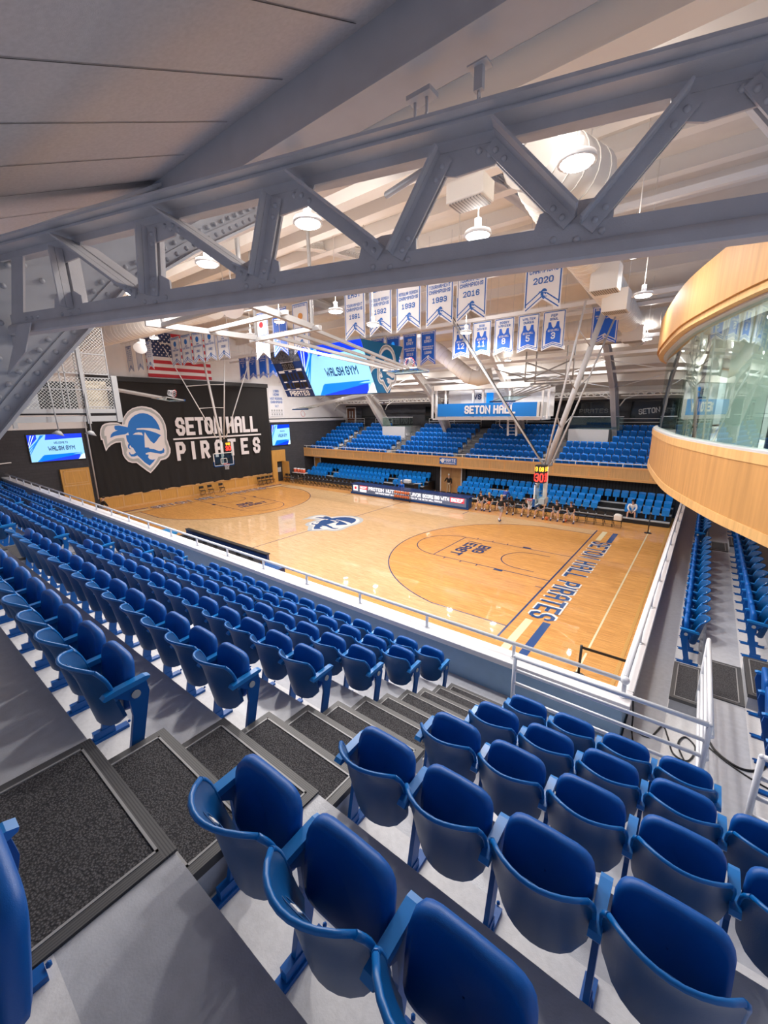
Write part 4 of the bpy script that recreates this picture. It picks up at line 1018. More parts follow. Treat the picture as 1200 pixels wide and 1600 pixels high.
# ================================================================== AD TABLE
t = thing('ad_table', 'long courtside table with lit advertising board for beef and white lettering', 'table', (-14.6, 15.95, 0))
PB().box((-20.4, 15.72, .04), (-8.8, 16.35, .80)).build('cabinet', M_BLUEP, t, bevel=.05)
PB().box((-20.2, 15.66, .16), (-8.95, 15.73, .84)).build('display_panel', mat('panel_grey_blue', (.12, .16, .25), .3, emit=(.08, .11, .2), es=.25), t)
PB().box((-20.45, 15.64, .82), (-8.75, 16.6, .90)).build('table_top', M_NAVY, t, bevel=.02)
PB().box((-20.45, 15.62, .0), (-8.75, 15.74, .15)).build('kick_board', M_BLUEP, t)
M_LT = mat('ad_white_letters', (.9, .9, .95), .4, emit=(.9, .93, 1), es=.5); M_LR = mat('ad_red', (.7, .02, .04), .4, emit=(.9, .05, .08), es=.45)
U_, W_ = (1, 0, 0), (0, 0, 1)
pb = PB(); add_text(pb, 'PROTEIN. NUTRITION.', (-16.3, 15.65, .62), U_, W_, .30, .25, .26, .12, (0, 0, 0), .4, 4.1); add_text(pb, 'FLAVOR. SCORE BIG WITH', (-12.25, 15.65, .62), U_, W_, .30, .25, .26, .12, (0, 0, 0), .4, 3.75)
pb.build('slogan', M_LT, t)
pb = PB(); add_text(pb, 'NORTHEASTBEEF.ORG', (-16.6, 15.65, .32), U_, W_, .13, .11, .24, .1, maxw=2.8); add_text(pb, 'PROTEIN OF THE SETON HALL PIRATES', (-12.6, 15.65, .32), U_, W_, .13, .1, .24, .1, maxw=3.7); pb.build('small_print', M_LT, t)
pb = PB().box((-10.28, 15.64, .42), (-9.1, 15.655, .80)).box((-19.35, 15.64, .5), (-18.5, 15.655, .80)); pb.build('red_block', M_LR, t)
pb = PB(); add_text(pb, 'BEEF', (-9.68, 15.635, .61), U_, W_, .28, .24, .26, .12); add_text(pb, 'BEEF', (-18.92, 15.635, .65), U_, W_, .2, .17, .26, .12); pb.build('brand_lettering', M_LT, t)
pb = PB().box((-19.35, 15.64, .25), (-18.6, 15.655, .48)).box((-20.1, 15.64, .3), (-19.6, 15.655, .78)); pb.build('badge', M_LT, t)
pb = PB(); pb.mi = 0; pb.sphere((-19.85, 15.64, .55), .14, 10, 6, (1, .1, 1)); pb.build('badge_disc', M_LR, t)
# ball rack in front of the table
t = thing('ball_rack', 'low black rack of basketballs standing in front of the ad table', 'rack', (-14.55, 15.3, 0))
fr = PB()
for z in (.28, .62): fr.tube([(-15.35, 15.2, z), (-13.75, 15.2, z)], .015, 5).tube([(-15.35, 15.42, z), (-13.75, 15.42, z)], .015, 5)
for x in (-15.35, -13.75):
    for y in (15.2, 15.42): fr.tube([(x, y, .05), (x, y, .8)], .015, 5)
fr.build('frame', M_BLKM, t)
for x in (-15.35, -13.75): PB().sphere((x, 15.31, .05), .05, 8, 5).build('wheel', M_BLACK, t)
def ball(x, y, z, lb, grp=None):
    b = PB(); b.mi = 0; b.sphere((0, 0, 0), .12, 14, 10); b.mi = 1
    for ax in range(3):
        pts = [[0, 0, 0] for _ in range(17)]
        for i in range(17):
            a = 2 * PI * i / 16; p = [0, 0, 0]; p[(ax + 1) % 3] = .1205 * math.cos(a); p[(ax + 2) % 3] = .1205 * math.sin(a); pts[i] = p
        b.tube(pts, .003, 4, False)
    o = bpy.data.objects.new('basketball', b.mesh('basketball', [M_ORANGE, M_BLACK])); COL.objects.link(o); o.location = (x, y, z); return tag(o, lb, 'basketball', grp)
for r, z in ((0, .28), (1, .62)):
    for k in range(6): ball(-15.2 + .262 * k, 15.31, z + .115, f'orange basketball on the rack, {"upper" if r else "lower"} shelf, {ORD[k]} from the curtain side')
ball(-3.24, 16.05, .12, 'orange basketball on the floor beside the seated player nearest the basket post'); ball(-2.1, 16.2, .12, 'orange basketball on the floor at the feet of the last seated player')
# near sideline tables
t = thing('press_table', 'long navy table with low panel on the near sideline beyond the ledge', 'table', (-13.4, -1.5, 0))
PB().box((-16.9, -1.33, 0), (-9.9, -1.22, 1.16)).build('front_panel', M_NAVY, t); PB().box((-16.9, -1.36, 1.16), (-9.9, -1.16, 1.2)).build('panel_cap', M_BLKM, t); PB().box((-16.9, -1.95, .86), (-9.9, -1.33, .92)).build('table_top', M_BLKM, t)
for x in (-16.8, -13.4, -10.0): PB().box((x, -1.95, 0), (x + .04, -1.9, .86)).build('leg', M_BLKM, t)
t = thing('press_table', 'short blue-draped table at the near end of the navy press table', 'table', (-8.8, -1.8, 0))
PB().box((-9.6, -2.0, 0), (-8.5, -1.5, .98)).build('drape', M_NAVY, t); PB().box((-9.65, -2.05, .98), (-8.45, -1.45, 1.02)).build('table_top', M_BLUEP, t)
for k in range(7):
    x = -16.5 + .95 * k; pb = PB().box((x, -1.9, .92), (x + .34, -1.66, .935)).box((x, -1.66, .92), (x + .34, -1.65, 1.14)); single('laptop', pb, M_BLKM, f'open black laptop on the navy press table, {ORD[k]} from the curtain side', 'laptop')
pb = PB().box((-18.7, -2.1, .85), (-17.5, -1.5, .95)).box((-18.65, -2.05, 0), (-18.6, -2.0, .85)).box((-17.6, -2.05, 0), (-17.55, -2.0, .85)).box((-18.65, -1.6, 0), (-18.6, -1.55, .85)).box((-17.6, -1.6, 0), (-17.55, -1.55, .85)); single('side_table', pb, mat('bright_blue_top', (.02, .25, .6), .4), 'small bright blue side table on the near sideline', 'table')
# stanchions
for (x, y, lb) in ((2.5, 16.35, 'black belt stanchion on the floor near the far end of the end stand'),):
    t = thing('belt_stanchion', lb, 'stanchion', (x, y, 0)); PB().tube([(x, y, 0), (x, y, .02)], .19, 16).build('base', M_BLKM, t); PB().tube([(x, y, .02), (x, y, 1.0)], .03, 8).build('post', M_BLKM, t); PB().tube([(x, y, 1.0), (x, y, 1.06)], .04, 8).build('head', M_BLKM, t)
t = thing('belt_barrier', 'black post and belt barrier in the court corner below the ledge', 'stanchion', (2.6, -.45, 0))
PB().tube([(2.6, -.45, 0), (2.6, -.45, .95)], .035, 8).build('post', M_BLKM, t); PB().tube([(2.6, -.45, 0), (2.6, -.45, .02)], .18, 16).build('base', M_BLKM, t); PB().box((2.6, -.47, .86), (3.9, -.45, .93)).build('belt', M_BLACK, t)
# coolers and cart by the corner
t = thing('hydration_cart', 'white cart with drink shelf beside the corner of the far sideline', 'cart', (-30.4, 18.2, 0))
PB().box((-31.2, 17.9, .75), (-29.3, 18.5, .8)).build('shelf', M_WHITE, t)
for x in (-31.15, -30.3, -29.35): PB().box((x, 17.95, 0), (x + .05, 18.0, .75)).build('leg', M_WHITE, t)
for k, x in enumerate((-31.0, -30.45, -29.95, -29.6)):
    t = thing('drink_cooler', f'orange drink cooler with white lid, {ORD[k]} on the white cart', 'cooler', (x, 18.2, .8))
    PB().lathe([(0, 0), (.15, 0), (.17, .1), (.18, .38), (0, .38)], (x, 18.2, .8), 14).build('barrel', mat('cooler_orange', (.75, .12, .05), .4), t); PB().lathe([(.185, .38), (.185, .44), (0, .46)], (x, 18.2, .8), 14).build('lid', M_WHITE, t)
pb = PB().box((-31.3, 17.3, 0), (-30.8, 17.8, .45)); single('white_bin', pb, M_WHITE, 'small white bin on the floor beside the white cart', 'bin', bevel=.05)
pb = PB().box((.62, 16.45, .48), (1.05, 16.8, .82)); pb.sphere((.83, 16.62, .8), .22, 10, 6, (1, .7, .4)); single('towel_pile', pb, M_WHP, 'pile of folded white towels on the last bench chair', 'towels', bevel=.05)
for n_, (x, z) in enumerate(((-10.8, .85),)):
    t = thing('equipment_cart', 'black draped equipment cart beside the oak double doors', 'cart', (-15.9, 18.0, 0)); PB().box((-16.6, 17.8, 0), (-15.0, 18.5, 1.0)).build('drape', M_BLACK, t, bevel=.05); PB().box((-16.2, 17.9, 1.0), (-15.6, 18.3, 1.3)).build('printer', M_WHITE, t, bevel=.04); PB().beam((-15.2, 18.1, 1.0), (-14.4, 18.0, 1.1), .3, .03).build('shelf', M_GREYP, t)

# ================================================================== CURTAIN, FLAG, POSTERS, SCREENS ON THE END WALL
t = thing('wall_curtain', 'huge black curtain with pirate emblem and white SETON HALL PIRATES lettering on the end wall', 'curtain', (XL, 7.5, 1.05))
rows = []
for j in range(25):
    z = 1.02 + (9.62 - 1.02) * j / 24; row = []
    for i in range(181):
        y = -.6 + 16.0 * i / 180; a = (1 - j / 24) ** 1.3
        row.append((XL + .16 + .035 * a * math.sin(y * 5.1 + .8 * math.sin(j * .5)) + .02 * a * math.sin(y * 13 + j * .3) - .012 * a, y, z + (.05 * math.sin(y * 4.2) * (j == 0))))
    rows.append(row)
PB().grid(rows).build('cloth', M_FABK, t)
PB().box((XL + .1, -.65, 9.62), (XL + .28, 15.45, 9.98)).build('header_board', M_BLACK, t)
X0 = XL + .27
pb = PB(); add_logo(pb, (X0, 2.563, 5.1415), (0, 1, 0), (0, 0, 1), (1, 0, 0), 5.315); pb.build('pirate_emblem', [M_LOGOW, M_GREYP, M_LOGOB], t)
pb = PB(); add_text(pb, 'SETON HALL', (X0, 9.78, 6.12), (0, 1, 0), (0, 0, 1), 1.52, .80, .40, .08, (0, 0, 0), .42, 8.8, .36)
add_text(pb, 'PIRATES', (X0, 9.75, 4.05), (0, 1, 0), (0, 0, 1), 1.58, .84, .38, .62, (0, 0, 0), .5, 8.8, .36); pb.build('lettering', M_LOGOW, t)
PB().box((X0 - .01, 5.4, 5.02), (X0 + .01, 14.2, 5.16)).build('rule_line', M_LOGOW, t)
pb = PB().tube([(XL + .3, -.75, 1.0), (XL + .3, -.75, 9.6)], .05); single('curtain_pole', pb, M_RIB, 'thin grey vertical pipe at the near edge of the curtain', 'pipe')
# flag
t = thing('national_flag', 'large stars and stripes flag hanging flat on the white end wall', 'flag', (XL + .05, 7, 10.05))
FX = XL + .06; fz0, fz1, fy0, fy1 = 10.08, 13.55, 4.2, 9.6; sh = (fz1 - fz0) / 13
for nm, m, ks in (('red_stripe', M_REDF, range(0, 13, 2)), ('white_stripe', M_BANW, range(1, 13, 2))):
    for k in ks: PB().box((FX, fy0, fz1 - (k + 1) * sh), (FX + .02, fy1, fz1 - k * sh)).build(nm, m, t)
PB().box((FX + .02, fy0, fz1 - 7 * sh), (FX + .03, fy0 + 2.15, fz1)).build('canton', M_NAVYF, t)
pb = PB()
for r in range(9):
    for c in range(6 if r % 2 == 0 else 5):
        cy = fy0 + .2 + c * .35 + (0 if r % 2 == 0 else .175); cz = fz1 - .12 - r * .2
        pb.add([(FX + .035, cy + (.085 if i % 2 == 0 else .034) * math.sin(i * PI / 5), cz + (.085 if i % 2 == 0 else .034) * math.cos(i * PI / 5)) for i in range(10)], [list(range(10))])
pb.build('stars', M_BANW, t)
# wall poster
t = thing('wall_poster', 'white poster with blue regional champions lettering on the end wall', 'poster', (XL + .03, 16.5, 6.6))
PB().box((XL, 15.65, 6.75), (XL + .04, 17.5, 9.85)).build('sheet', M_BANW, t)
pb = PB()
for s, z, h in (('1989', 9.35, .26), ('NCAA', 9.0, .26), ('WEST REGIONAL', 8.6, .24), ('CHAMPIONS', 8.25, .24), ('317', 7.85, .22)): add_text(pb, s, (XL + .05, 16.58, z), (0, 1, 0), (0, 0, 1), h, h * .62, .22, .16, maxw=1.6)
pb.build('lettering', M_BANT, t)
pb = PB()
for r in range(2):
    for k in range(5): pb.box((XL + .04, 15.85 + .31 * k, 7.3 - .38 * r), (XL + .05, 16.05 + .31 * k, 7.5 - .38 * r))
for r in range(2): pb.box((XL + .04, 15.8, 7.2 - .38 * r), (XL + .05, 17.35, 7.24 - .38 * r))
pb.build('portrait_row', M_GREYP, t)

def video_panel(t, O, U, W_, N, w, h, title, small=None, sc=1.0):
    """screen picture: pale field, blue bars and diagonal stripes; O lower-left corner"""
    O, U, W_, N = V(O), V(U).normalized(), V(W_).normalized(), V(N).normalized()
    def Q(poly, d, nm, m):
        PB().add([O + U * (a * w) + W_ * (b * h) + N * d for a, b in poly], [list(range(len(poly)))]).build(nm, m, t)
    Q([(0, 0), (1, 0), (1, 1), (0, 1)], .004, 'screen_field', M_SCR_L)
    pb = PB()
    for poly in ([(.0, 1), (0, .55), (.16, .85), (.16, 1)], [(.18, .0), (.88, .0), (.92, .19), (.22, .16)], [(.30, .80), (1, .84), (1, 1), (.33, 1)]):
        pb.add([O + U * (a * w) + W_ * (b * h) + N * .008 for a, b in poly], [list(range(len(poly)))])
    pb.build('screen_bars', M_SCR_D, t)
    pb = PB()
    for k in range(3):
        a = .02 + .045 * k; pb.add([O + U * (x * w) + W_ * (y * h) + N * .010 for x, y in ((0, .50 - .10 * k), (0, .46 - .10 * k), (.30 - .02 * k, 1 - .02), (.27 - .02 * k, 1 - .02))], [(0, 1, 2, 3)])
    for k in range(2): pb.add([O + U * (x * w) + W_ * (y * h) + N * .010 for x, y in ((.10 + .03 * k, 0), (.13 + .03 * k, 0), (.24, .24 - .05 * k), (.95, .26 - .05 * k), (.95, .24 - .05 * k), (.22, .22 - .05 * k))], [list(range(6))])
    pb.build('screen_stripes', M_SCR_M, t)
    pb = PB()
    for k in range(2): pb.add([O + U * (x * w) + W_ * (y * h) + N * .011 for x, y in ((.06 + .05 * k, .98), (.075 + .05 * k, .98), (.0 + .0, .62 - .1 * k), (0, .66 - .1 * k))], [(0, 1, 2, 3)])
    pb.add([O + U * (x * w) + W_ * (y * h) + N * .011 for x, y in ((.86, 0), (.97, .2), (1, .2), (1, 0))], [(0, 1, 2, 3)])
    pb.build('screen_highlights', M_SCR_W, t)
    pb = PB(); add_text(pb, title, O + U * (.58 * w) + W_ * (.47 * h) + N * .014, U, W_, .17 * h * sc, .125 * h * sc, .26, .16, (0, 0, 0), .5, .5 * w)
    if small: add_text(pb, small, O + U * (.58 * w) + W_ * (.68 * h) + N * .014, U, W_, .08 * h, .065 * h, .24, .16, (0, 0, 0), .5, .26 * w)
    pb.build('screen_lettering', mat('screen_ink', (.0, .06, .22), .5), t)
for (y0, y1, z0, z1, lb) in ((-4.15, -1.05, 4.1, 5.9, 'lit wall screen reading WELCOME TO WALSH GYM, on the dark brick beyond the near stands'), (15.65, 18.0, 3.85, 5.95, 'lit wall screen reading WELCOME TO WALSH GYM, above the oak doorway')):
    t = thing('wall_screen', lb, 'screen', (XL, (y0 + y1) / 2, z0))
    PB().box((XL, y0 - .05, z0 - .05), (XL + .1, y1 + .05, z1 + .05)).build('frame', M_BLKM, t)
    video_panel(t, (XL + .1, y0, z0), (0, 1, 0), (0, 0, 1), (1, 0, 0), y1 - y0, z1 - z0, 'WALSH GYM', 'WELCOME TO')

# ================================================================== HANGING VIDEO BOARD
VB = thing('video_board', 'large hanging four-sided video board reading WALSH GYM over center court', 'scoreboard', (-14.3, 7.6, 8.18))
ax0, ax1, ybt, ybb, yft, yfb, zb, zt = -18.0, -10.3, 5.75, 7.08, 9.45, 8.15, 8.18, 10.82
P8 = [(ax0, ybb, zb), (ax1, ybb, zb), (ax1, yfb, zb), (ax0, yfb, zb), (ax0, ybt, zt), (ax1, ybt, zt), (ax1, yft, zt), (ax0, yft, zt)]
PB().add(P8, [(3, 2, 1, 0), (4, 5, 6, 7), (0, 1, 5, 4), (1, 2, 6, 5), (2, 3, 7, 6), (3, 0, 4, 7)]).build('cabinet', mat('board_cabinet', (.02, .08, .2), .4), VB)
Wf = V((0, ybt - ybb, zt - zb)); hf = Wf.length; Nf = V((0, -(zt - zb), ybt - ybb)).normalized()
video_panel(VB, (-15.35, ybb, zb), (1, 0, 0), Wf, Nf, 5.0, hf, 'WALSH GYM')
def FP(u, v, d=.01): return V((ax0 + u, ybb, zb)) + Wf * v + Nf * d
def fq(pb, u0, u1, v0, v1, d=.01): pb.add([FP(u0, v0, d), FP(u1, v0, d), FP(u1, v1, d), FP(u0, v1, d)], [(0, 1, 2, 3)])
pb = PB(); fq(pb, 0, 2.6, 0, .76); SP = pb.build('score_panel', M_NAVY, VB)
pb = PB(); fq(pb, 0, 2.6, .76, 1.0); pb.build('sponsor_strip', mat('speckled_strip', (.10, .11, .14), .5, var=.9, scale=9), VB)
pb = PB(); fq(pb, .75, 1.85, .60, .75, .012); pb.build('clock_window', M_BLACK, SP)
pb = PB()
for u0, u1, v0, v1 in ((.3, .8, .36, .52), (1.9, 2.35, .38, .54), (.95, 1.1, .38, .52), (1.25, 1.4, .38, .52), (1.55, 1.7, .38, .52), (.35, .7, .2, .31), (.85, 1.05, .2, .31), (1.15, 1.7, .2, .31), (1.8, 2.0, .2, .31), (2.1, 2.4, .2, .31)): fq(pb, u0, u1, v0, v1, .014)
pb.build('digit_window', M_BLACK, SP)
pb = PB()
for u0, u1, v0, v1 in ((.2, .75, .54, .59), (1.9, 2.4, .56, .61), (1.15, 1.45, .55, .58), (.3, .6, .325, .35), (1.1, 1.7, .325, .35), (1.85, 2.05, .325, .35), (2.1, 2.4, .325, .35), (0, 2.6, .155, .165), (.35, .6, .17, .19), (1.2, 1.5, .17, .19), (2.1, 2.35, .17, .19)): fq(pb, u0, u1, v0, v1, .016)
fq(pb, .70, 1.9, .755, .765, .014); fq(pb, .70, 1.9, .59, .6, .014)
pb.build('caption_bar', M_BANW, SP)
pb = PB(); add_text(pb, 'PIRATES', FP(1.35, .075, .02), (1, 0, 0), Wf, .34, .26, .3, .14); pb.build('team_lettering', M_BANW, SP)
pb = PB(); add_text(pb, '20:00', FP(1.3, .675, .02), (1, 0, 0), Wf, .3, .2, .16, .2); pb.build('clock_digits', mat('dim_digits', (.2, .2, .22), .5), SP)
pb = PB().add([V(p) + V((.01, 0, 0)) for p in (P8[1], P8[2], P8[6], P8[5])], [(0, 1, 2, 3)]); pb.build('emblem_panel', M_SKYB, VB)
pb = PB(); add_logo(pb, (ax1 + .015, 7.60, 9.47), (0, 1, 0), (0, 0, 1), (1, 0, 0), 2.6, (0, 1, 0, 2)); pb.build('pirate_emblem', [M_BANW, M_GREYP, M_SKYB], VB)
for x in (-17.4, -11.0):
    for y in (6.5, 8.8): PB().tube([(x, y, zt), (x, y, 13.6)], .02, 5).build('hanger', M_RIB, VB)

# ================================================================== PRESS BOX
t = thing('press_box', 'white press box with bright blue SETON HALL front hanging above the far balcony', 'press box', (-10, 21.5, 6.4))
PB().box((-14.4, 20.35, 6.40), (-5.5, 22.9, 6.65)).build('platform', M_WHITE, t)
PB().box((-14.2, 20.2, 6.68), (-5.75, 20.32, 7.72)).build('front_board', M_BANNERB, t)
PB().box((-5.75, 20.2, 6.68), (-5.6, 22.6, 7.72)).build('side_board', M_CREAM, t)
pb = PB(); add_text(pb, 'SETON HALL', (-9.5, 20.18, 7.22), (1, 0, 0), (0, 0, 1), .66, .42, .34, .08, (0, 0, 0), .5, None, .33); pb.build('lettering', M_BANW, t)
PB().box((-14.6, 20.2, 8.82), (-5.3, 20.5, 9.25)).build('head_beam', M_CREAM, t); PB().box((-14.6, 22.8, 6.65), (-5.3, 22.9, 8.9)).build('rear_wall', M_WALLW, t)
for x in (-14.5, -13.6, -11.05, -10.2, -8.0, -5.5, -5.1): PB().box((x, 20.3, 6.5), (x + .14, 20.45, 8.9)).build('post', M_WHITE, t)
PB().box((-14.9, 20.3, 6.4), (-14.75, 20.45, 9.2)).box((-14.9, 20.3, 6.4), (-13.6, 22, 6.5)).build('side_frame', M_WHITE, t)
PB().box((-13.3, 22.7, 7.0), (-11.3, 22.78, 8.7)).build('notice_wall', M_BANW, t); pb = PB(); add_text(pb, 'VS', (-11.7, 22.68, 8.3), (1, 0, 0), (0, 0, 1), .45, .32, .24); pb.build('small_lettering', M_NAVY, t)
PB().box((-10.9, 22.7, 7.3), (-10.3, 22.78, 8.6)).build('picture', M_SCR_M, t)
t = thing('access_ladder', 'white ship ladder from the press box down to the balcony seats', 'ladder', (-8.4, 22, 5.2))
for x in (-8.85, -8.15): PB().beam((x, 22.6, 6.4), (x + .35, 21.9, 5.1), .05, .16, (1, 0, 0)).build('stringer', M_WHITE, t)
for k in range(5): PB().box((-8.82 + .07 * k, 22.5 - .14 * k - .08, 6.25 - .26 * k), (-8.15 + .07 * k, 22.5 - .14 * k + .08, 6.28 - .26 * k)).build('tread', M_WHITE, t)
for x in (-9.3, -7.7): PB().tube([(x, 22, 6.4), (x, 22, 5.9), (x + .3, 22, 5.7)], .03, 6).build('handrail', M_WHITE, t)
t = thing('balcony_sign', 'small blue PIRATE sign on the oak balcony front above the double doors', 'sign', (-12.9, 19.94, 2.7))
PB().box((-13.75, 19.92, 2.66), (-12.1, 19.95, 3.22)).build('board', M_BANT, t); pb = PB(); add_text(pb, 'PIRATE', (-12.75, 19.91, 3.0), (1, 0, 0), (0, 0, 1), .26, .19, .26); add_text(pb, 'UNDERGROUND', (-12.75, 19.91, 2.76), (1, 0, 0), (0, 0, 1), .1, .09, .26, maxw=1.1); pb.build('lettering', M_BANW, t)
pb = PB(); add_logo(pb, (-13.5, 19.915, 2.94), (1, 0, 0), (0, 0, 1), (0, -1, 0), .42, (0, 1, 0, 0), .001, ('OUT',)); pb.build('emblem', [M_BANW, M_GREYP, M_BANT], t)

# ================================================================== BANNERS
BRS = {}
def banner(x, y, z, w, h, lines, lb, blue=False, jersey=None, fill=None, em=True, hang=None, grp=None):
    t = thing('hanging_banner', lb, 'banner', (x, y, z), 0, grp)
    n = .16 * h if not jersey else .1 * h
    body, trim, ink = (M_BANB, M_BANW, M_BANW) if blue else (M_BANW, M_BANT, M_BANT)
    f = lambda e, dz=0: [(-w / 2 + e, 0 + dz), (0, n + dz), (w / 2 - e, 0 + dz), (w / 2 - e, h - e), (-w / 2 + e, h - e)]
    O = (x, y, z)
    PB().prism(f(0), O, (1, 0, 0), (0, 0, 1), (0, .012, 0)).build('cloth', body, t)
    tb = PB()
    def ln(a, b, th, d=-.004):
        a, b = V(a), V(b); q = (b - a).normalized(); s = V((-q.y, q.x)) * th / 2
        tb.add([(x + p.x, y + d, z + p.y) for p in (a - s, b - s, b + s, a + s)], [(0, 1, 2, 3)])
    e = .045 * w; th = .035 * w
    for s in (-1, 1): ln((s * (w / 2 - e), .08 * h), (s * (w / 2 - e), h - e), th)
    ln((-w / 2 + e, h - e), (w / 2 - e, h - e), th)
    for dz in ((.04, .11) if not jersey else (.05, .09)):
        for s in (-1, 1): ln((s * (w / 2 - e), dz * h), (0, n + dz * h), .03 * w)
    if not blue:
        pass
    tb.build('border', trim, t)
    if jersey:
        nm, num = jersey; jb = PB(); jw, jh = w * .66, h * .56; z0 = z + h * .16
        P = [(-.5, 0), (0, .1), (.5, 0), (.5, .62), (.38, .78), (.36, 1), (.2, 1), (.12, .8), (0, .72), (-.12, .8), (-.2, 1), (-.36, 1), (-.38, .78), (-.5, .62)]
        jb.prism(P, (x, y - .004, z0), (jw, 0, 0), (0, 0, jh), (0, -.003, 0)); jb.build('jersey_print', M_BANB, t)
        nb = PB(); add_text(nb, num, (x, y - .012, z0 + jh * .38), (1, 0, 0), (0, 0, 1), jh * .3, jh * .2, .2); add_text(nb, 'SETON HALL', (x, y - .012, z0 + jh * .62), (1, 0, .06), (-.06, 0, 1), jh * .1, jh * .075, .26, maxw=jw * .75); nb.build('number', M_BANW, t)
        tb2 = PB(); a, b = nm.split(); add_text(tb2, a, (x, y - .006, z + h * .88), (1, 0, 0), (0, 0, 1), h * .065, h * .05, .2, maxw=w * .7); add_text(tb2, b, (x, y - .006, z + h * .79), (1, 0, 0), (0, 0, 1), h * .065, h * .05, .2, maxw=w * .7); tb2.build('name_lettering', M_BANT, t)
    else:
        tb2 = PB()
        for s, zz, hh in lines: add_text(tb2, s, (x, y - .006, z + zz * h), (1, 0, 0), (0, 0, 1), hh * h, hh * h * .72, .22, .2, maxw=w * .78)
        tb2.build('lettering', ink, t)
        if em:
            eb = PB(); add_logo(eb, (x, y - .006, z + n + .06 * h), (1, 0, 0), (0, 0, 1), (0, -1, 0), .17 * h, (0, 0, 0, 1), .0015, ('BLUE', 'W1')); eb.build('emblem', [body, ink], t)
        if fill:
            fb = PB(); fb.sphere((x, y - .01, z + fill[1] * h), .5, 14, 8, (fill[2] * w, .01, fill[3] * h)); fb.build('roundel', fill[0], t)
    PB().tube([(x - w / 2 - .05, y, z + h), (x + w / 2 + .05, y, z + h)], .02, 6).build('hanging_rod', M_RIB, t)
    for s in (-1, 1): PB().tube([(x + s * w * .4, y, z + h), (x + s * w * .4, y, roofz(y) - .3)], .006, 4).build('cord', M_RIB, t)
CH = lambda a, yr: [('THE BIG', .84, .075), ('EAST', .75, .09), (a, .58, .05), ('CHAMPIONS', .51, .055), (yr, .39, .08)]
BPOS = {-9.16: 'leftmost of the tall white row', -7.65: 'second in the tall white row', -6.15: 'third in the tall white row', -4.65: 'fourth in the tall white row', -3.27: 'just left of the wide gap', -.6: 'alone past the wide gap'}
for x, a, yr, z in ((-9.16, 'TOURNAMENT', '1991', 10.45), (-7.65, 'REGULAR SEASON', '1992', 10.45), (-6.15, 'REGULAR SEASON', '1993', 10.45), (-4.65, 'TOURNAMENT', '1993', 10.45), (-3.27, 'TOURNAMENT', '2016', 10.45), (-.6, 'REGULAR SEASON', '2020', 10.42)):
    banner(x, 4.0, z, 1.24, 2.55, CH(a, yr), f'tall white {a} CHAMPIONS banner dated {yr}, {BPOS[x]}')
for x, nm, num in ((-5.75, 'RICHIE REGAN', '12'), (-4.66, 'BOB DAVIES', '11'), (-3.55, 'BOBBY WANZER', '8'), (-2.43, 'WALTER DUKES', '5'), (-1.34, 'PEP SAUL', '3')):
    banner(x, 8.0, 9.66, .94, 1.58, [], f'white banner with blue jersey {num}, {nm} above it', jersey=(nm, num))
for x, a, yr in ((-12.6, 'TOURNAMENT', '1989'), (-11.4, 'NCAA FINAL', '1989'), (-10.15, 'REGULAR SEASON', '2015'), (-8.9, 'TOURNAMENT', '1996')):
    banner(x, 10.0, 9.75, 1.0, 1.85, [('WOMENS BASKETBALL', .93, .04), ('BIG', .8, .08), ('EAST', .7, .08), (a, .54, .045), ('CHAMPIONS', .48, .045), (yr, .37, .08)] if x > -11 else [('MENS BASKETBALL', .93, .04), (a, .54, .06), (yr, .37, .08)],
           f'small blue banner reading {a} {yr}, {ORD[int((x + 12.7) / 1.2)]} past the video board', blue=True, fill=(M_SCR_M, .74, .25, .16) if x < -11 else None)
banner(.25, 10.0, 9.95, 1.05, 1.6, [('SETON HALL', .92, .07), ('WALL OF', .82, .045), ('HALL OF FAME COACHES', .75, .04), ('ALL TIME LEADERS', .69, .035)], 'blue text-filled banner hanging behind the right basket pole', blue=True)
for x, a, b, m, bl in ((-17.5, 'NIT CHAMPIONS', '1953', M_RED, False), (-15.8, 'NIT RUNNER-UP', '2022', None, True), (-14.0, 'CHAMPIONS', '2024', mat('diamond_orange', (.7, .3, .08), .6), False)):
    banner(x, 5.0, 10.35, 1.3, 2.6, [('MENS BASKETBALL', .94, .035), (a, .5, .05), (b, .38, .08)] + ([('NIT', .72, .12)] if bl else []), f'{"blue" if bl else "white"} banner reading {a} {b} behind the folded basket frame', blue=bl, fill=(m, .74, .3, .13) if m else None, em=not bl)
NC = [('FINAL FOUR', '1989'), ('WEST REGION', '1989'), ('SWEET SIXTEEN', '1991'), ('SWEET SIXTEEN', '1992'), ('SWEET SIXTEEN', '2000')]
for k, x in enumerate((-28.1, -26.5, -24.9, -23.3, -21.7)):
    banner(x, 5.0, 10.65, 1.38, 2.1, [('MENS BASKETBALL', .93, .035), (NC[k][0], .56, .055), ('NCAA', .63, .045), (NC[k][1], .40, .075)], f'white banner with blue oval reading {NC[k][0]} {NC[k][1]}, {ORD[k]} from the end wall', fill=(M_LOGOB, .77, .3, .18))
for k, x in enumerate((-30.1, -28.5, -26.9)):
    banner(x, 2.5, 10.2, .95, 1.85, [('NCAA', .92, .07)] + [('1988 - 1994' if (r + k) % 2 else '1991 - 2006', .82 - .07 * r, .035) for r in range(6 if k != 1 else 2)], f'narrow white banner of small year lists, {ORD[k]} from the curtain wall')
for k, x in enumerate((-28.5, -27.1, -25.7, -24.4)):
    banner(x, 11.0, 10.0, 1.05, 1.85, [('WOMENS', .92, .05), ('BASKETBALL', .85, .05), ('CHAMPIONS', .76, .045), ('1994', .68, .045), ('1995', .6, .045)][:5 - k % 3], f'narrow solid blue banner high by the end wall, {ORD[k]} from the curtain', blue=True)

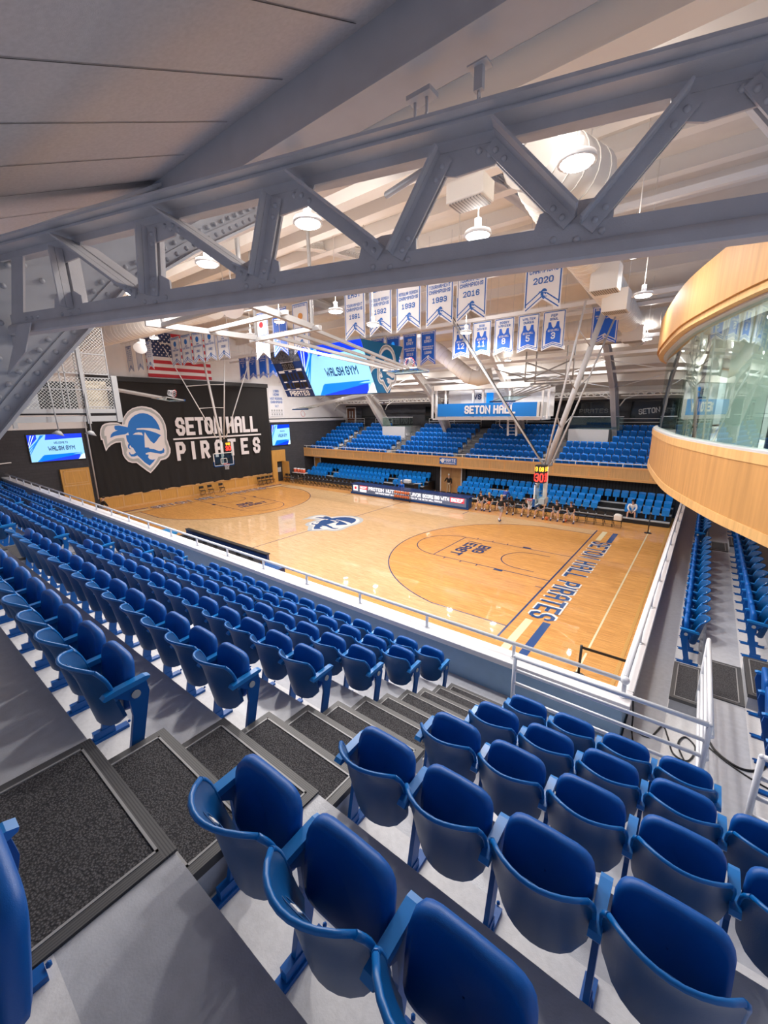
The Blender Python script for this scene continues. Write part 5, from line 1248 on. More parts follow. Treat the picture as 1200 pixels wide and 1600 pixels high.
# ================================================================== BASKETS
def hoop(t, cx, cy, cz, dx, dy, rn=.2286):
    """rim and net facing (dx,dy) from the board"""
    pts = [(cx + rn * math.cos(a), cy + rn * math.sin(a), cz) for a in [2 * PI * i / 20 for i in range(21)]]
    pb = PB().tube(pts, .011, 6, False); pb.box((cx - dx * .38 - .05, cy - dy * .38 - .05, cz - .1), (cx - dx * .38 + .05, cy - dy * .38 + .05, cz + .01)); pb.tube([(cx - dx * .36, cy - dy * .36, cz - .03), (cx - dx * rn, cy - dy * rn, cz)], .012, 5)
    rim_ = pb.build('rim', M_RED, t)
    n = PB(); N = 12
    lv = [(rn, 0), (.19, -.11), (.155, -.23), (.14, -.34), (.15, -.45)]
    for i in range(N):
        for s in (1, -1):
            P = []
            for j, (r, z) in enumerate(lv):
                a = 2 * PI * (i + s * j * .5) / N; P.append((cx + r * math.cos(a), cy + r * math.sin(a), cz + z))
            n.tube(P, .006, 3, False)
    n.build('net', M_BANW, rim_)
def backboard(t, x, y, z0, s, w=1.83, h=1.07):
    """x plane of the board, facing s along x"""
    PB().box((x - .012, y - w / 2, z0), (x + .012, y + w / 2, z0 + h)).build('backboard_glass', M_GLASSB, t)
    f = PB()
    for q in (((y - w / 2, z0), (y + w / 2, z0 + .06)), ((y - w / 2, z0 + h - .06), (y + w / 2, z0 + h)), ((y - w / 2, z0), (y - w / 2 + .06, z0 + h)), ((y + w / 2 - .06, z0), (y + w / 2, z0 + h))): f.box((x - .025, q[0][0], q[0][1]), (x + .025, q[1][0], q[1][1]))
    f.build('frame', M_WHITE, t)
    f = PB(); z1 = z0 + .15
    for q in (((y - .3, z1), (y + .3, z1 + .05)), ((y - .3, z1 + .41), (y + .3, z1 + .46)), ((y - .3, z1), (y - .25, z1 + .46)), ((y + .25, z1), (y + .3, z1 + .46))): f.box((x + s * .014, q[0][0], q[0][1]), (x + s * .02, q[1][0], q[1][1]))
    f.build('shooter_square', M_WHITE, t)
    f = PB().box((x - .05, y - w / 2 - .03, z0 - .06), (x + .05, y + w / 2 + .03, z0 + .03))
    for e in (-1, 1): f.box((x - .05, y + e * w / 2 - .03, z0 - .06), (x + .05, y + e * w / 2 + .03, z0 + .38))
    f.build('edge_padding', M_BLUEP, t)
def shot_clock(x, y, z, s, lb, n1, n2):
    t = thing('shot_clock', lb, 'shot clock', (x, y, z)); q = .21 if s < 0 else .30; h = .8; xd = q if s < 0 else .08
    cs = PB().box((x - xd, y - q, z), (x + xd, y + q, z + h)).build('case', M_BLKM, t)
    sides = [((x + s * (xd + .012), y), (0, s, 0))] + ([((x, y - q - .012), (1, 0, 0)), ((x + q + .012, y), (0, 1, 0))] if s < 0 else [])
    for c_, U_ in sides:
        b = PB(); add_text(b, n1, (*c_, z + .62), U_, (0, 0, 1), .2, .1, .2, .2, maxw=q * 1.7); b.build('clock_digits', M_LEDO, cs)
        b = PB(); add_text(b, n2, (*c_, z + .25), U_, (0, 0, 1), .38, .17 if s < 0 else .22, .24, .2); b.build('shot_digits', M_LEDR, cs)
t = thing('basket_backstop', 'ceiling-hung basket with thick slanted pole at the near right end of the court', 'basketball hoop', (-1.0, 7.62, 2.9))
backboard(t, -1.22, 7.62, 2.9, -1); hoop(t, -1.6, 7.62, 3.05, -1, 0)
PB().tube([(-1.02, 7.62, 2.85), (-1.05, 7.62, 4.75)], .10, 12).build('lower_mast', M_CREAM, t)
PB().tube([(-1.08, 7.62, 4.6), (.78, 7.62, 11.3)], .115, 12).build('main_mast', M_RIB, t)
for y0, y1, x1 in ((7.1, 5.95, .35), (8.15, 9.3, .8)): PB().tube([(-1.0, y0, 4.7), (x1, y1, 11.0)], .04, 8).build('side_strut', M_RIB, t)
for f in (.25, .5, .75):
    for sg in (-1, 1): PB().tube([(-1.05 + 1.8 * f, 7.62, 4.7 + 6.5 * f), (-1.0 + (1.35 if sg < 0 else 1.8) * (f + .1), 7.62 + sg * (.55 + 1.1 * (f + .1)), 4.7 + 6.3 * (f + .1))], .025, 6).build('spreader', M_RIB, t)
PB().tube([(-1.15, 7.5, 4.72), (-6.3, 7.62, 11.75)], .05, 8).build('brace_pole', M_RIB, t); PB().tube([(-1.3, 7.3, 5.1), (-6.0, 7.2, 11.75)], .02, 5).build('hoist_cable', M_BLACK, t)
PB().box((-1.2, 7.3, 2.95), (-.95, 7.94, 3.2)).build('mount_plate', M_GREYP, t); PB().tube([(-1.0, 7.0, 4.68), (-1.0, 8.2, 4.68)], .06, 8).build('hinge_bar', M_RIB, t)
PB().tube([(.8, 5.9, 11.1), (.8, 9.3, 11.1)], .06, 8).build('roof_pipe', M_CREAM, t)
for y in (6, 7.62, 9.2): PB().tube([(.8, y, 11.1), (.8, y, 14.0)], .04, 6).build('hanger', M_CREAM, t)
shot_clock(-1.12, 7.12, 3.98, -1, 'lit red and amber shot clock on the right basket mast', '9:08', '30')
t = thing('basket_backstop', 'ceiling-hung basket in front of the black emblem curtain', 'basketball hoop', (-27.5, 7.62, 2.9))
backboard(t, -27.43, 7.62, 2.9, 1); hoop(t, -27.05, 7.62, 3.05, 1, 0)
PB().tube([(-27.6, 7.62, 2.95), (-27.6, 7.62, 5.2)], .09, 10).build('lower_mast', M_WHITE, t); PB().tube([(-27.55, 7.62, 5.0), (-29.15, 7.62, 12.6)], .09, 10).build('main_mast', M_WHITE, t)
PB().tube([(-27.3, 7.75, 5.1), (-26.1, 7.9, 12.4)], .04, 6).build('side_strut', M_WHITE, t); PB().tube([(-27.5, 7.2, 5.2), (-29.0, 4.6, 12.0)], .04, 6).build('side_strut', M_WHITE, t); PB().tube([(-27.4, 8.0, 5.2), (-27.2, 11.2, 12.4)], .04, 6).build('side_strut', M_WHITE, t)
for f in (.35, .6, .85): PB().tube([(-27.5 - 1.5 * f, 7.2 - 2.6 * f, 5.2 + 6.8 * f), (-27.55 - 1.6 * f, 7.62, 5.1 + 7.3 * f), (-27.3 + 1.2 * f, 7.8, 5.1 + 7.2 * f)], .03, 5).build('spreader', M_WHITE, t)
PB().tube([(-29.2, 4.4, 12.4), (-29.2, 11.4, 12.4)], .05, 6).build('roof_pipe', M_WHITE, t)
shot_clock(-27.5, 8.12, 4.05, 1, 'lit red and amber shot clock above the basket by the curtain', '9:08', '30')
# folded cross-court baskets
def folded(lb, hinge, tip, sp, w=1.83, board='glass', up=1, hang=None):
    """arms from a hinge bar to a raised board lying nearly level"""
    H, T_ = V(hinge), V(tip); d = (T_ - H).normalized(); s = V((1, 0, 0)); u = s.cross(d).normalized()
    t = thing('folded_basket', lb, 'basketball hoop', tuple(H))
    for k in (-1, -.33, .33, 1): PB().beam(H + s * sp * k, T_ - d * 1.0 + s * (.45 * k), .075, .09).build('arm', M_ARMW, t)
    PB().beam(H - s * (sp + .3), H + s * (sp + .3), .12, .12).build('hinge_bar', M_ARMW, t)
    for k in (-1, 1): PB().tube([H + s * sp * k, (H.x + sp * k, H.y, roofz(H.y) + .02)], .05, 6).build('hanger', M_ARMW, t)
    M_ = Matrix((s, d, u)).transposed().to_4x4(); M_.translation = T_
    PB().box((-w / 2, -1.07, -.012), (w / 2, 0, .012), M_).build('backboard_glass', M_GLASSB, t)
    f = PB()
    for q in (((-w / 2, -1.07), (w / 2, -1.0)), ((-w / 2, -.06), (w / 2, 0)), ((-w / 2, -1.07), (-w / 2 + .06, 0)), ((w / 2 - .06, -1.07), (w / 2, 0))): f.box((q[0][0], q[0][1], -.03), (q[1][0], q[1][1], .03), M_)
    f.build('frame', M_ARMW, t)
    PB().box((-w / 2, -.03, -.05), (w / 2, .06, .05), M_).build('edge_padding', M_BLUEP, t)
    r = PB(); pts = [M_ @ V((.2286 * math.cos(a), -.15, up * (.38 + .2286 * math.sin(a)))) for a in [2 * PI * i / 20 for i in range(21)]]
    rim_ = r.tube(pts, .012, 6, False).build('rim', M_RED, t)
    n = PB(); lv = [(.2286, -.15), (.19, -.27), (.155, -.4), (.15, -.52)]
    for i in range(12):
        for sg in (1, -1): n.tube([M_ @ V((r_ * math.cos(2 * PI * (i + sg * j * .5) / 12), yy, up * (.38 + r_ * math.sin(2 * PI * (i + sg * j * .5) / 12)))) for j, (r_, yy) in enumerate(lv)], .006, 3, False)
    n.build('net', M_BANW, rim_); return t
t = folded('folded-up side basket with long white arms in front of the video board', (-5.6, -3.2, 9.35), (-6.4, 4.6, 8.85), 1.25)
PB().beam((-3.6, -6.0, 9.45), (-4.35, -3.2, 9.4), .12, .14).build('rear_beam', M_ARMW, t); PB().beam((-7.4, -6.2, 9.45), (-6.85, -3.2, 9.4), .12, .14).build('rear_beam', M_ARMW, t)
for y in (-5.8, -4.6): PB().beam((-3.7, y, 9.45), (-7.3, y, 9.45), .1, .1).build('cross_beam', M_ARMW, t)
for x in (-3.7, -7.3): PB().tube([(x, -5.8, 9.4), (x, -5.8, roofz(-5.8) - .2)], .05, 6).build('hanger', M_ARMW, t)
folded('folded-up side basket with short white arms over the curtain emblem', (-21.5, -3.5, 8.75), (-21.3, 1.25, 7.95), .5)
folded('folded-up side basket over the far left corner of the court', (-20.6, 18.2, 8.75), (-21.2, 10.9, 7.42), .9)
t = folded('folded-up side basket in front of the blue press box', (-4.5, 18.6, 8.9), (-7.2, 17.2, 7.75), 1.0)
for (a, b) in (((-6.0, 18, 9.05), (-2.9, 18, 9.05)), ((-6.0, 18, 9.05), (-6.0, 18, 11.0)), ((-2.9, 18, 9.05), (-2.9, 18, 11.5)), ((-5.3, 18, 9.0), (-5.3, 18, 11)), ((-2.4, 18.5, 9.0), (-2.4, 18.5, 10.6)), ((-6.0, 18, 10.3), (-2.9, 18, 9.1)), ((-6.0, 18, 9.1), (-2.9, 18, 10.3)), ((-8.2, 18, 10), (-6.0, 18, 9.3))): PB().tube([a, b], .05, 6).build('frame_tube', M_ARMW, t)

# ================================================================== DUCTS AND LAMPS
def duct(lb, pts, r, boxes=(), ribs=.35):
    t = thing('air_duct', lb, 'duct', tuple(pts[0])); PB().tube(pts, r, 20).build('pipe', M_DUCT, t)
    pb = PB()
    for a, b in zip(pts, pts[1:]):
        a, b = V(a), V(b); L = (b - a).length; d = (b - a).normalized(); n = int(L / ribs)
        for k in range(n): p = a + d * (k + .5) * ribs; pb.tube([p - d * .012, p + d * .012], r + .012, 20)
    pb.build('seam_rings', M_DUCT, t)
    for c, sz in boxes:
        PB().cbox(c, sz).build('diffuser_box', M_DUCT, t); PB().cbox((c[0], c[1], c[2] - sz[2] / 2 - .005), (sz[0] * .9, sz[1] * .9, .02)).build('grille', M_LOUV, t)
duct('round spiral duct along the end wall above the mesh cages', [(-24.5, -2.5, 11.15), (-18.6, -2.4, 11.1), (-10.5, -2.3, 11.05)], .5)
duct('large cream duct running across the court with square diffusers near the suite', [(1.6, -2.9, 11.3), (1.1, 1.0, 11.5), (.9, 6, 11.5), (.7, 13, 11.4), (.6, 17, 11.1)], .55, (((1.55, 3.0, 10.85), (.72, .62, .7)), ((1.3, 6.2, 10.85), (.8, .7, .7)), ((.9, 13.6, 10.75), (.9, .8, .7))))
duct('cream duct running along the far roof toward the suite', [(-9.5, 16.5, 11.5), (-3, 15.2, 11.5), (3.5, 14.2, 11.5)], .5, (((-3.6, 15.3, 10.85), (1.4, .8, .5)), ((-.4, 14.8, 10.85), (1.4, .8, .5))))
duct('big cream duct elbow dropping toward the press box', [(-11.6, 12.4, 11.9), (-9.9, 12.8, 10.9), (-8.8, 13.0, 10.0), (-7.9, 13.2, 9.25), (-7.3, 13.4, 9.1), (-6.6, 13.8, 9.25)], .46)
duct('short capped duct end high above the near truss', [(1.7, -4.1, 11.1), (2.2, -2.4, 11.15)], .5)
t = thing('ceiling_unit', 'boxed air unit with slatted grille hanging above the truss', 'air unit', (.3, -3.4, 10.9)); PB().box((.05, -3.8, 10.9), (.8, -3.3, 11.25)).build('casing', M_DUCT, t, bevel=.03); PB().box((.1, -3.77, 10.88), (.75, -3.33, 10.9)).build('grille', M_LOUV, t)
for n, (x, y, z) in enumerate(LAMPS):
    where = ['over the near arch', 'over the middle block of seats', 'over the block past the second aisle', 'above the truss middle', 'above the truss, upper right', 'beside the capped duct end'] if n < 6 else None
    t = thing('highbay_lamp', f'round glowing highbay lamp {where[n]}' if where else f'round glowing highbay lamp hanging {["over the near half of the court", "over the court corner by the suite", "over the far left of the near stands", "over center court beside the banners", "just below the truss line", "over the far half beside the video board", "near the suite over the far sideline", "over the last balcony section", "behind the jersey banners", "left of the folded basket frame", "in front of the video board", "by the flag banners", "high in the far left corner", "over the balcony behind the video board", "over the third balcony section", "over the oak double doors", "beside the press box", "over the second balcony section", "over the far lane"][n - 6]}', 'lamp', (x, y, z))
    PB().lathe([(.0, .08), (.25, .08), (.27, .02), (.27, 0), (.22, -.0)], (x, y, z), 20).build('housing', M_WHITE, t)
    PB().lathe([(.235, .005), (.2, -.03), (0, -.04)], (x, y, z), 20).build('lens', M_LAMPG, t)
    PB().tube([(x, y, z + .08), (x, y, z + .3)], .07, 8).build('driver', M_WHITE, t); PB().tube([(x, y, z + .3), (x, y, roofz(y) - .05)], .012, 5).build('stem', M_CREAM, t)
    ld = bpy.data.lights.new('highbay_light', 'AREA'); ld.shape = 'DISK'; ld.size = .45; ld.energy = LAMP_W * (.35 if x > 1 else 1); ld.color = (1, .955, .91); ld.spread = PI
    lo = bpy.data.objects.new('highbay_light', ld); COL.objects.link(lo); lo.location = (x, y, z - .05)
    lp = bpy.data.lights.new('roof_fill_light', 'POINT'); lp.shadow_soft_size = .2; lp.energy = LAMP_W * (.12 if x > 1 else .3); lp.color = (1, .955, .91)  # added point fill above each lamp, only to brighten the roof
    lo = bpy.data.objects.new('roof_fill_light', lp); COL.objects.link(lo); lo.location = (x, y, z + .45)
# speakers
for k, (p, lb) in enumerate((((-24.0, .8, 11.4), 'white round hanging speaker near the narrow year banners'), ((-9.0, -2.5, 10.9), 'white hanging speaker beside the folded basket frame'), ((-9.8, 18.8, 10.1), 'white hanging speaker in front of the far roof'))):
    t = thing('hanging_speaker', lb, 'speaker', p); x, y, z = p
    PB().tube([(x, y, z), (x + .25, y - .2, z - .3)], [.22, .38], 14).build('horn', M_WHITE, t); PB().box((x - .25, y - .1, z), (x + .1, y + .25, z + .3)).build('housing', M_WHITE, t, bevel=.04); PB().tube([(x, y, z + .3), (x, y, roofz(y) - .1)], .02, 5).build('stem', M_CREAM, t)
for k, (x, y) in enumerate(((-11, -1.5), (-6, 1.0), (-1, 6.5), (-9, 9), (-2.5, 1.5), (1.5, 7), (2.2, -2.5), (-14, 3.5))):
    pb = PB().tube([(x, y, 10.4 + .3 * (k % 3)), (x, y, roofz(y))], .014, 5); single('hanging_rod', pb, M_CREAM, f'thin pale hanger rod below the roof, {["between duct and arch", "left of the first white banner", "behind the last jersey banner", "beside the video board top", "right of the 2016 banner", "near the square diffuser", "above the capped duct end", "before the blue NIT banner"][k]}', 'rod')
# conduit pipes running across under the roof
for k, (y, z) in enumerate(((2.5, 12.4), (6.2, 12.6), (8.0, 11.35), (11.5, 11.7), (14, 10.7), (17, 10.3), (21, 9.6))):
    pb = PB().beam((XL + .2, y, z), (9, y, z), .13, .16); single('banner_beam', pb, M_WHITE, f'long white hanging beam across the hall, {ORD[k]} one beyond the tall white banners', 'beam')

# ================================================================== MESH CAGE PLATFORM
t = thing('cage_platform', 'grey steel platform with chain-link cage hung over the near stands by the second arch', 'platform', (-8.2, -8, 6.95))
PB().box((-8.62, -9.35, 7.16), (-8.03, -6.94, 7.22)).build('deck', M_DARKP, t); PB().box((-8.03, -9.35, 7.20), (-7.99, -6.93, 7.31)).box((-8.03, -9.35, 6.99), (-8.0, -6.93, 7.13)).build('edge_beam', M_CAGE, t)
for y0, z0, z1, w_ in ((-7.64, 6.94, 10.2, .08), (-6.93, 6.96, 8.14, .13), (-9.11, 6.87, 7.27, .08)): PB().box((-8.04, y0 - w_ / 2, z0), (-7.97, y0 + w_ / 2, z1)).build('column', M_CAGE, t)
PB().box((-8.015, -9.35, 7.31), (-8.01, -7.0, 8.08)).build('mesh_panel', M_MESH, t); PB().box((-8.015, -8.36, 8.16), (-8.01, -7.03, 9.3)).build('mesh_panel', M_MESH, t)
pb = PB()
for a, b in (((-7.59, 8.065), (-6.98, 8.065)), ((-7.59, 7.79), (-6.98, 7.79)), ((-7.59, 7.35), (-6.98, 7.35)), ((-7.0, 7.31), (-7.0, 8.08)), ((-9.32, 7.77), (-7.64, 7.77)), ((-8.10, 7.31), (-8.10, 9.3)), ((-7.99, 7.31), (-7.99, 9.11)), ((-8.36, 8.64), (-7.035, 8.64)), ((-7.035, 8.08), (-7.035, 9.3)), ((-8.36, 8.16), (-7.035, 8.16))): pb.beam((-8.01, *a), (-8.01, *b), .022, .022)
pb.build('mesh_frame', M_CAGE, t)
PB().box((-8.6, -7.55, 7.22), (-8.3, -7.03, 8.01)).build('beige_boards', M_CARD, t); PB().box((-8.6, -8.47, 7.22), (-8.4, -7.70, 7.97)).build('dark_lockers', M_DARKP, t); PB().box((-8.6, -9.2, 7.22), (-8.4, -8.5, 7.8)).build('pale_boards', M_CONC, t)
for k, (y, z) in enumerate(((-8.40, 6.70), (-7.73, 6.67))):
    t = thing('hanging_floodlight', f'grey cone floodlight hanging below the cage platform, {["further from", "closer to"][k]} the court', 'floodlight', (-7.8, y, z)); PB().tube([(-7.8, y, z), (-7.8, y + .03, z + .09)], [.13, .045], 12).build('shade', M_CAGE, t); PB().tube([(-7.8, y + .03, z + .09), (-8.0, (-8.36, -7.64)[k], (8.2, 7.83)[k])], .015, 6).build('arm', M_CAGE, t)
pb = PB().tube([(XL + .08, -8, 4.05), (XL + .08, -5.2, 4.2)], .04, 6); single('wall_conduit', pb, M_WHITE, 'short white pipe on the dark end wall above the far end of the near stands', 'pipe')

# ================================================================== CURVED SUITE
CV = [(6.9, -6.0), (6.2, -4.4), (5.52, -2.9), (5.24, -2.28), (4.89, -1.53), (4.45, -.36), (3.93, 1.23), (3.6, 2.64), (3.19, 4.94), (2.88, 7.0), (2.76, 8.5), (2.76, 10.0), (2.95, 12.0), (3.4, 14.0), (4.2, 16.5), (5.4, 19.2), (6.9, 21.6)]
def smooth(P, n=5):
    o = []
    for i in range(len(P) - 1):
        p0, p1, p2, p3 = P[max(i - 1, 0)], P[i], P[i + 1], P[min(i + 2, len(P) - 1)]
        for k in range(n):
            t_ = k / n; o.append(tuple(.5 * (2 * b + (c - a) * t_ + (2 * a - 5 * b + 4 * c - d) * t_ ** 2 + (3 * b - a - 3 * c + d) * t_ ** 3) for a, b, c, d in zip(p0, p1, p2, p3)))
    return o + [P[-1]]
# even out
C1 = smooth(CV, 6)
def off(P, d):
    o = []
    for i, (x, y) in enumerate(P):
        a, b = P[max(i - 1, 0)], P[min(i + 1, len(P) - 1)]; l = math.hypot(b[0] - a[0], b[1] - a[1]); o.append((x + (b[1] - a[1]) / l * d, y - (b[0] - a[0]) / l * d))
    return o
def band(pb, P, z0, z1, t0, t1, sm=True):
    A, B = off(P, t0), off(P, t1); n = len(P)
    for (L, zz) in (((A, z0), 0),): pass
    pb.grid([[(*p, z0) for p in A], [(*p, z1) for p in A]], sm); pb.grid([[(*p, z1) for p in B], [(*p, z0) for p in B]], sm)
    pb.grid([[(*p, z1) for p in A], [(*p, z1) for p in B]], False); pb.grid([[(*p, z0) for p in B], [(*p, z0) for p in A]], False); return pb
t = thing('curved_suite', 'curved wooden suite balcony with tall glass front overhanging the end stand', 'suite', (5.5, 7.6, 5.0))
band(PB(), C1, 5.06, 6.28, 0, .08).build('veneer_front', M_VEN, t)
band(PB(), C1, 4.98, 5.16, -.025, .12).build('lower_trim', M_VENT, t); band(PB(), C1, 6.22, 6.40, -.02, .26).build('sill_cap', M_VENT, t); band(PB(), C1, 6.40, 6.44, .0, .30).build('sill_channel', M_RIB, t)
C2 = off(C1, .14)
cum = [0]
for a, b in zip(C2, C2[1:]): cum.append(cum[-1] + math.hypot(a[0] - b[0], a[1] - b[1]))
np_ = int(cum[-1] / 1.25)
def at_len(s):
    for i in range(len(C2) - 1):
        if cum[i + 1] >= s: f = (s - cum[i]) / (cum[i + 1] - cum[i]); return tuple(a + (b - a) * f for a, b in zip(C2[i], C2[i + 1]))
    return C2[-1]
for k in range(np_):
    s0, s1 = cum[-1] * k / np_ + .006, cum[-1] * (k + 1) / np_ - .006; P = [at_len(s0 + (s1 - s0) * j / 4) for j in range(5)]
    band(PB(), P, 6.42, 9.0, 0, .012).build('glass_pane', M_GLASS, t)
band(PB(), C1, 8.96, 9.02, .02, .30).build('head_channel', M_RIB, t)
band(PB(), C1, 9.0, 9.14, -.14, .3).build('soffit_trim', M_VENT, t); band(PB(), C1, 9.12, 10.1, -.20, -.12).build('fascia', M_VEN, t)
pb = PB(); n = len(C1)
for z in (5.02, 6.2, 9.08): pb.add([(x, y, z) for x, y in off(C1, .05)] + [(9.5, 21.6, z), (9.5, -6, z)], [list(range(n + 2))])
pb.build('floor_slab', M_CEIL, t)
pb = PB(); C3 = off(C1, 2.6); pb.grid([[(*p, 6.2) for p in C3], [(*p, 9.1) for p in C3]], True); pb.build('inner_wall', mat('suite_wall', (.52, .56, .56), .7), t)
for s in (5.2, 9.6, 16): x, y = at_len(s); PB().box((x + .5, y + .2, 6.2), (x + .75, y + .45, 9.05)).build('inner_column', M_DARKP, t)
M_BL = mat('roller_blind', (.50, .56, .54), .8)
for s0, s1 in ((.5, 4.6), (5.5, 7.4), (7.9, 9.3), (10.1, 13.2), (13.7, 15.5), (16.6, 19.5), (20.2, 24)):
    band(PB(), off([at_len(s0 + (s1 - s0) * j / 6) for j in range(7)], .55), 6.3, 8.95, 0, .01).build('roller_blind', M_BL, t)
PB().box((2.66, 9.6, 4.8), (2.70, 10.0, 5.95)).build('side_bracket', M_RIB, t)

for k, (x, y) in enumerate(((6.2, 0), (5.6, 5), (5.5, 9.5), (6.2, 15))):  # added glowing panels and lights, only to brighten the suite interior
    t = thing('suite_fill_panel', f'added glowing fill panel inside the glazed suite, {ORD[k]} from the camera end', 'lamp', (x, y, 9.0)); PB().box((x - .3, y - .3, 9.02), (x + .3, y + .3, 9.06)).build('lens', mat('fill_panel_glow', (1, 1, 1), .5, emit=(1, .97, .92), es=3), t)
    ld = bpy.data.lights.new('suite_fill_light', 'AREA'); ld.size = .6; ld.energy = 90; lo = bpy.data.objects.new('suite_fill_light', ld); COL.objects.link(lo); lo.location = (x, y, 9.0)
# ================================================================== CABLES
def cable(pts, lb, r=.011, m=M_BLACK):
    P = smooth([(x, y, z) for x, y, z in pts], 6); pb = PB().tube(P, r, 6); return single('floor_cable', pb, m, lb, 'cable')
cable([(4.19, -5.50, 3.3), (4.23, -5.5, 2.95), (4.24, -5.45, 2.67), (4.30, -5.75, 2.665), (4.40, -6.1, 2.665)], 'black cable dropping from the white ledge corner to the stand floor')
cable([(4.25, -5.4, 2.665), (4.45, -5.45, 2.665), (4.58, -5.1, 2.67), (4.66, -5.3, 2.665), (4.74, -5.6, 2.67), (4.9, -5.62, 2.665), (4.97, -5.3, 2.665), (4.85, -5.15, 2.665), (4.78, -5.4, 2.68), (4.90, -5.75, 2.67)], 'black looped cable lying on the floor inside the guard rail')
cable([(5.02, -5.5, 3.09), (5.12, -5.8, 3.09), (5.35, -5.95, 3.09), (5.55, -5.8, 3.09), (5.66, -5.4, 3.09), (5.72, -5.2, 3.15)], 'thick black cable curving across the tread toward the corner seats', .014)
cable([(5.02, -5.75, 3.09), (5.25, -5.95, 3.09), (5.55, -6.1, 3.09), (6.0, -6.2, 3.09)], 'thin black cable across the tread nearest the rounded guard rail', .009)
cable([(4.2, -5.65, 2.665), (4.28, -5.9, 2.665), (4.42, -6.2, 2.665), (4.5, -6.5, 2.665)], 'thin brown cable along the floor below the white ledge corner', .007, mat('brown_cable', (.22, .09, .05), .6))

# ================================================================== PEOPLE
def skin_obj(name, nodes, edges, m, parent, sub=1, root=0):
    me = bpy.data.meshes.new(name); me.from_pydata([n[0] for n in nodes], edges, []); me.materials.append(m)
    o = bpy.data.objects.new(name, me); COL.objects.link(o); o.parent = parent
    md = o.modifiers.new('skin', 'SKIN'); md.use_smooth_shade = True
    for i, n in enumerate(nodes):
        r = n[1] if isinstance(n[1], tuple) else (n[1], n[1]); me.skin_vertices[0].data[i].radius = r; me.skin_vertices[0].data[i].use_root = (i == root)
    s = o.modifiers.new('sub', 'SUBSURF'); s.levels = sub; s.render_levels = sub
    return o
SKIN1 = mat('skin_light', (.62, .36, .26), .6); SKIN2 = mat('skin_dark', (.16, .08, .05), .6)
def person(x, y, z, rz, lb, pose, shirt, shorts, skin=SKIN1, hair=(.05, .035, .02), longpants=False, longsleeve=False, cap=None, bare=False):
    """local frame: faces -Y; pose gives joint positions"""
    t = thing('person', lb, 'person', (x, y, z), rz)
    J = dict(pelvis=(0, 0, .92), chest=(0, 0, 1.25), neck=(0, 0, 1.47), head=(0, -.01, 1.66), shl=(.19, 0, 1.42), shr=(-.19, 0, 1.42), ell=(.25, .02, 1.14), elr=(-.25, .02, 1.14), hal=(.25, -.08, .88), har=(-.25, -.08, .88),
             hil=(.10, 0, .9), hir=(-.10, 0, .9), knl=(.11, -.02, .50), knr=(-.11, -.02, .50), anl=(.11, .02, .09), anr=(-.11, .02, .09))
    J.update(pose); J = {k: V(v) for k, v in J.items()}
    def toe(a): return a + V((0, -.16, -.045))
    nm = ['pelvis', 'chest', 'neck', 'head', 'shl', 'shr', 'ell', 'elr', 'hal', 'har', 'hil', 'hir', 'knl', 'knr', 'anl', 'anr']
    rr = dict(pelvis=(.13, .10), chest=(.145, .10), neck=.055, head=(.078, .095), shl=.06, shr=.06, ell=.042, elr=.042, hal=.03, har=.03, hil=.09, hir=.09, knl=.06, knr=.06, anl=.04, anr=.04)
    nodes = [(tuple(J[n]), rr[n]) for n in nm]; ix = {n: i for i, n in enumerate(nm)}
    E = [('pelvis', 'chest'), ('chest', 'neck'), ('neck', 'head'), ('chest', 'shl'), ('chest', 'shr'), ('shl', 'ell'), ('shr', 'elr'), ('ell', 'hal'), ('elr', 'har'), ('pelvis', 'hil'), ('pelvis', 'hir'), ('hil', 'knl'), ('hir', 'knr'), ('knl', 'anl'), ('knr', 'anr')]
    edges = [(ix[a], ix[b]) for a, b in E]
    hd = (J['head'] - J['neck']).normalized(); nodes.append((tuple(J['head'] + hd * .075), (.062, .075))); edges.append((ix['head'], len(nodes) - 1))
    nodes.append((tuple(J['head'] + V((0, -.098, -.02))), (.012, .016))); edges.append((ix['head'], len(nodes) - 1))
    for side, e in (('hal', 'ell'), ('har', 'elr')):
        d = (J[side] - J[e]).normalized(); sx = d.cross(V((0, 0, 1)));
        if sx.length < .2: sx = V((1, 0, 0))
        sx.normalize(); palm = J[side] + d * .06
        nodes.append((tuple(palm), (.038, .02))); pi_ = len(nodes) - 1; edges.append((ix[side], pi_))
        for k, (o, l) in enumerate(((-.030, .06), (-.011, .075), (.009, .07), (.028, .055))):
            nodes.append((tuple(palm + sx * o + d * .035), .009)); a = len(nodes) - 1; nodes.append((tuple(palm + sx * o * 1.2 + d * (.035 + l) + V((0, 0, -.015))), .007)); edges.extend([(pi_, a), (a, a + 1)])
        nodes.append((tuple(palm + sx * -.05 + d * .02), .010)); edges.append((ix[side], len(nodes) - 1))
    for a in ('anl', 'anr'): nodes.append((tuple(toe(J[a])), (.035, .03))); edges.append((ix[a], len(nodes) - 1))
    skin_obj('body', nodes, edges, skin, t, 1)
    # shirt
    def L(a, b, f): return J[a] + (J[b] - J[a]) * f
    sl = .95 if longsleeve else .55
    N_ = [(tuple(L('chest', 'pelvis', .95)), (.145, .115)), (tuple(J['chest']), (.165, .12)), (tuple(L('chest', 'neck', .75)), (.10, .085)), (tuple(J['shl']), .075), (tuple(L('shl', 'ell', sl)), .062), (tuple(J['shr']), .075), (tuple(L('shr', 'elr', sl)), .062)]
    E2 = [(0, 1), (1, 2), (1, 3), (3, 4), (1, 5), (5, 6)]
    if longsleeve: N_ += [(tuple(L('ell', 'hal', .9)), .045), (tuple(L('elr', 'har', .9)), .045)]; E2 += [(4, 7), (6, 8)]
    if not bare: skin_obj('shirt', N_, E2, shirt, t, 1, 1)
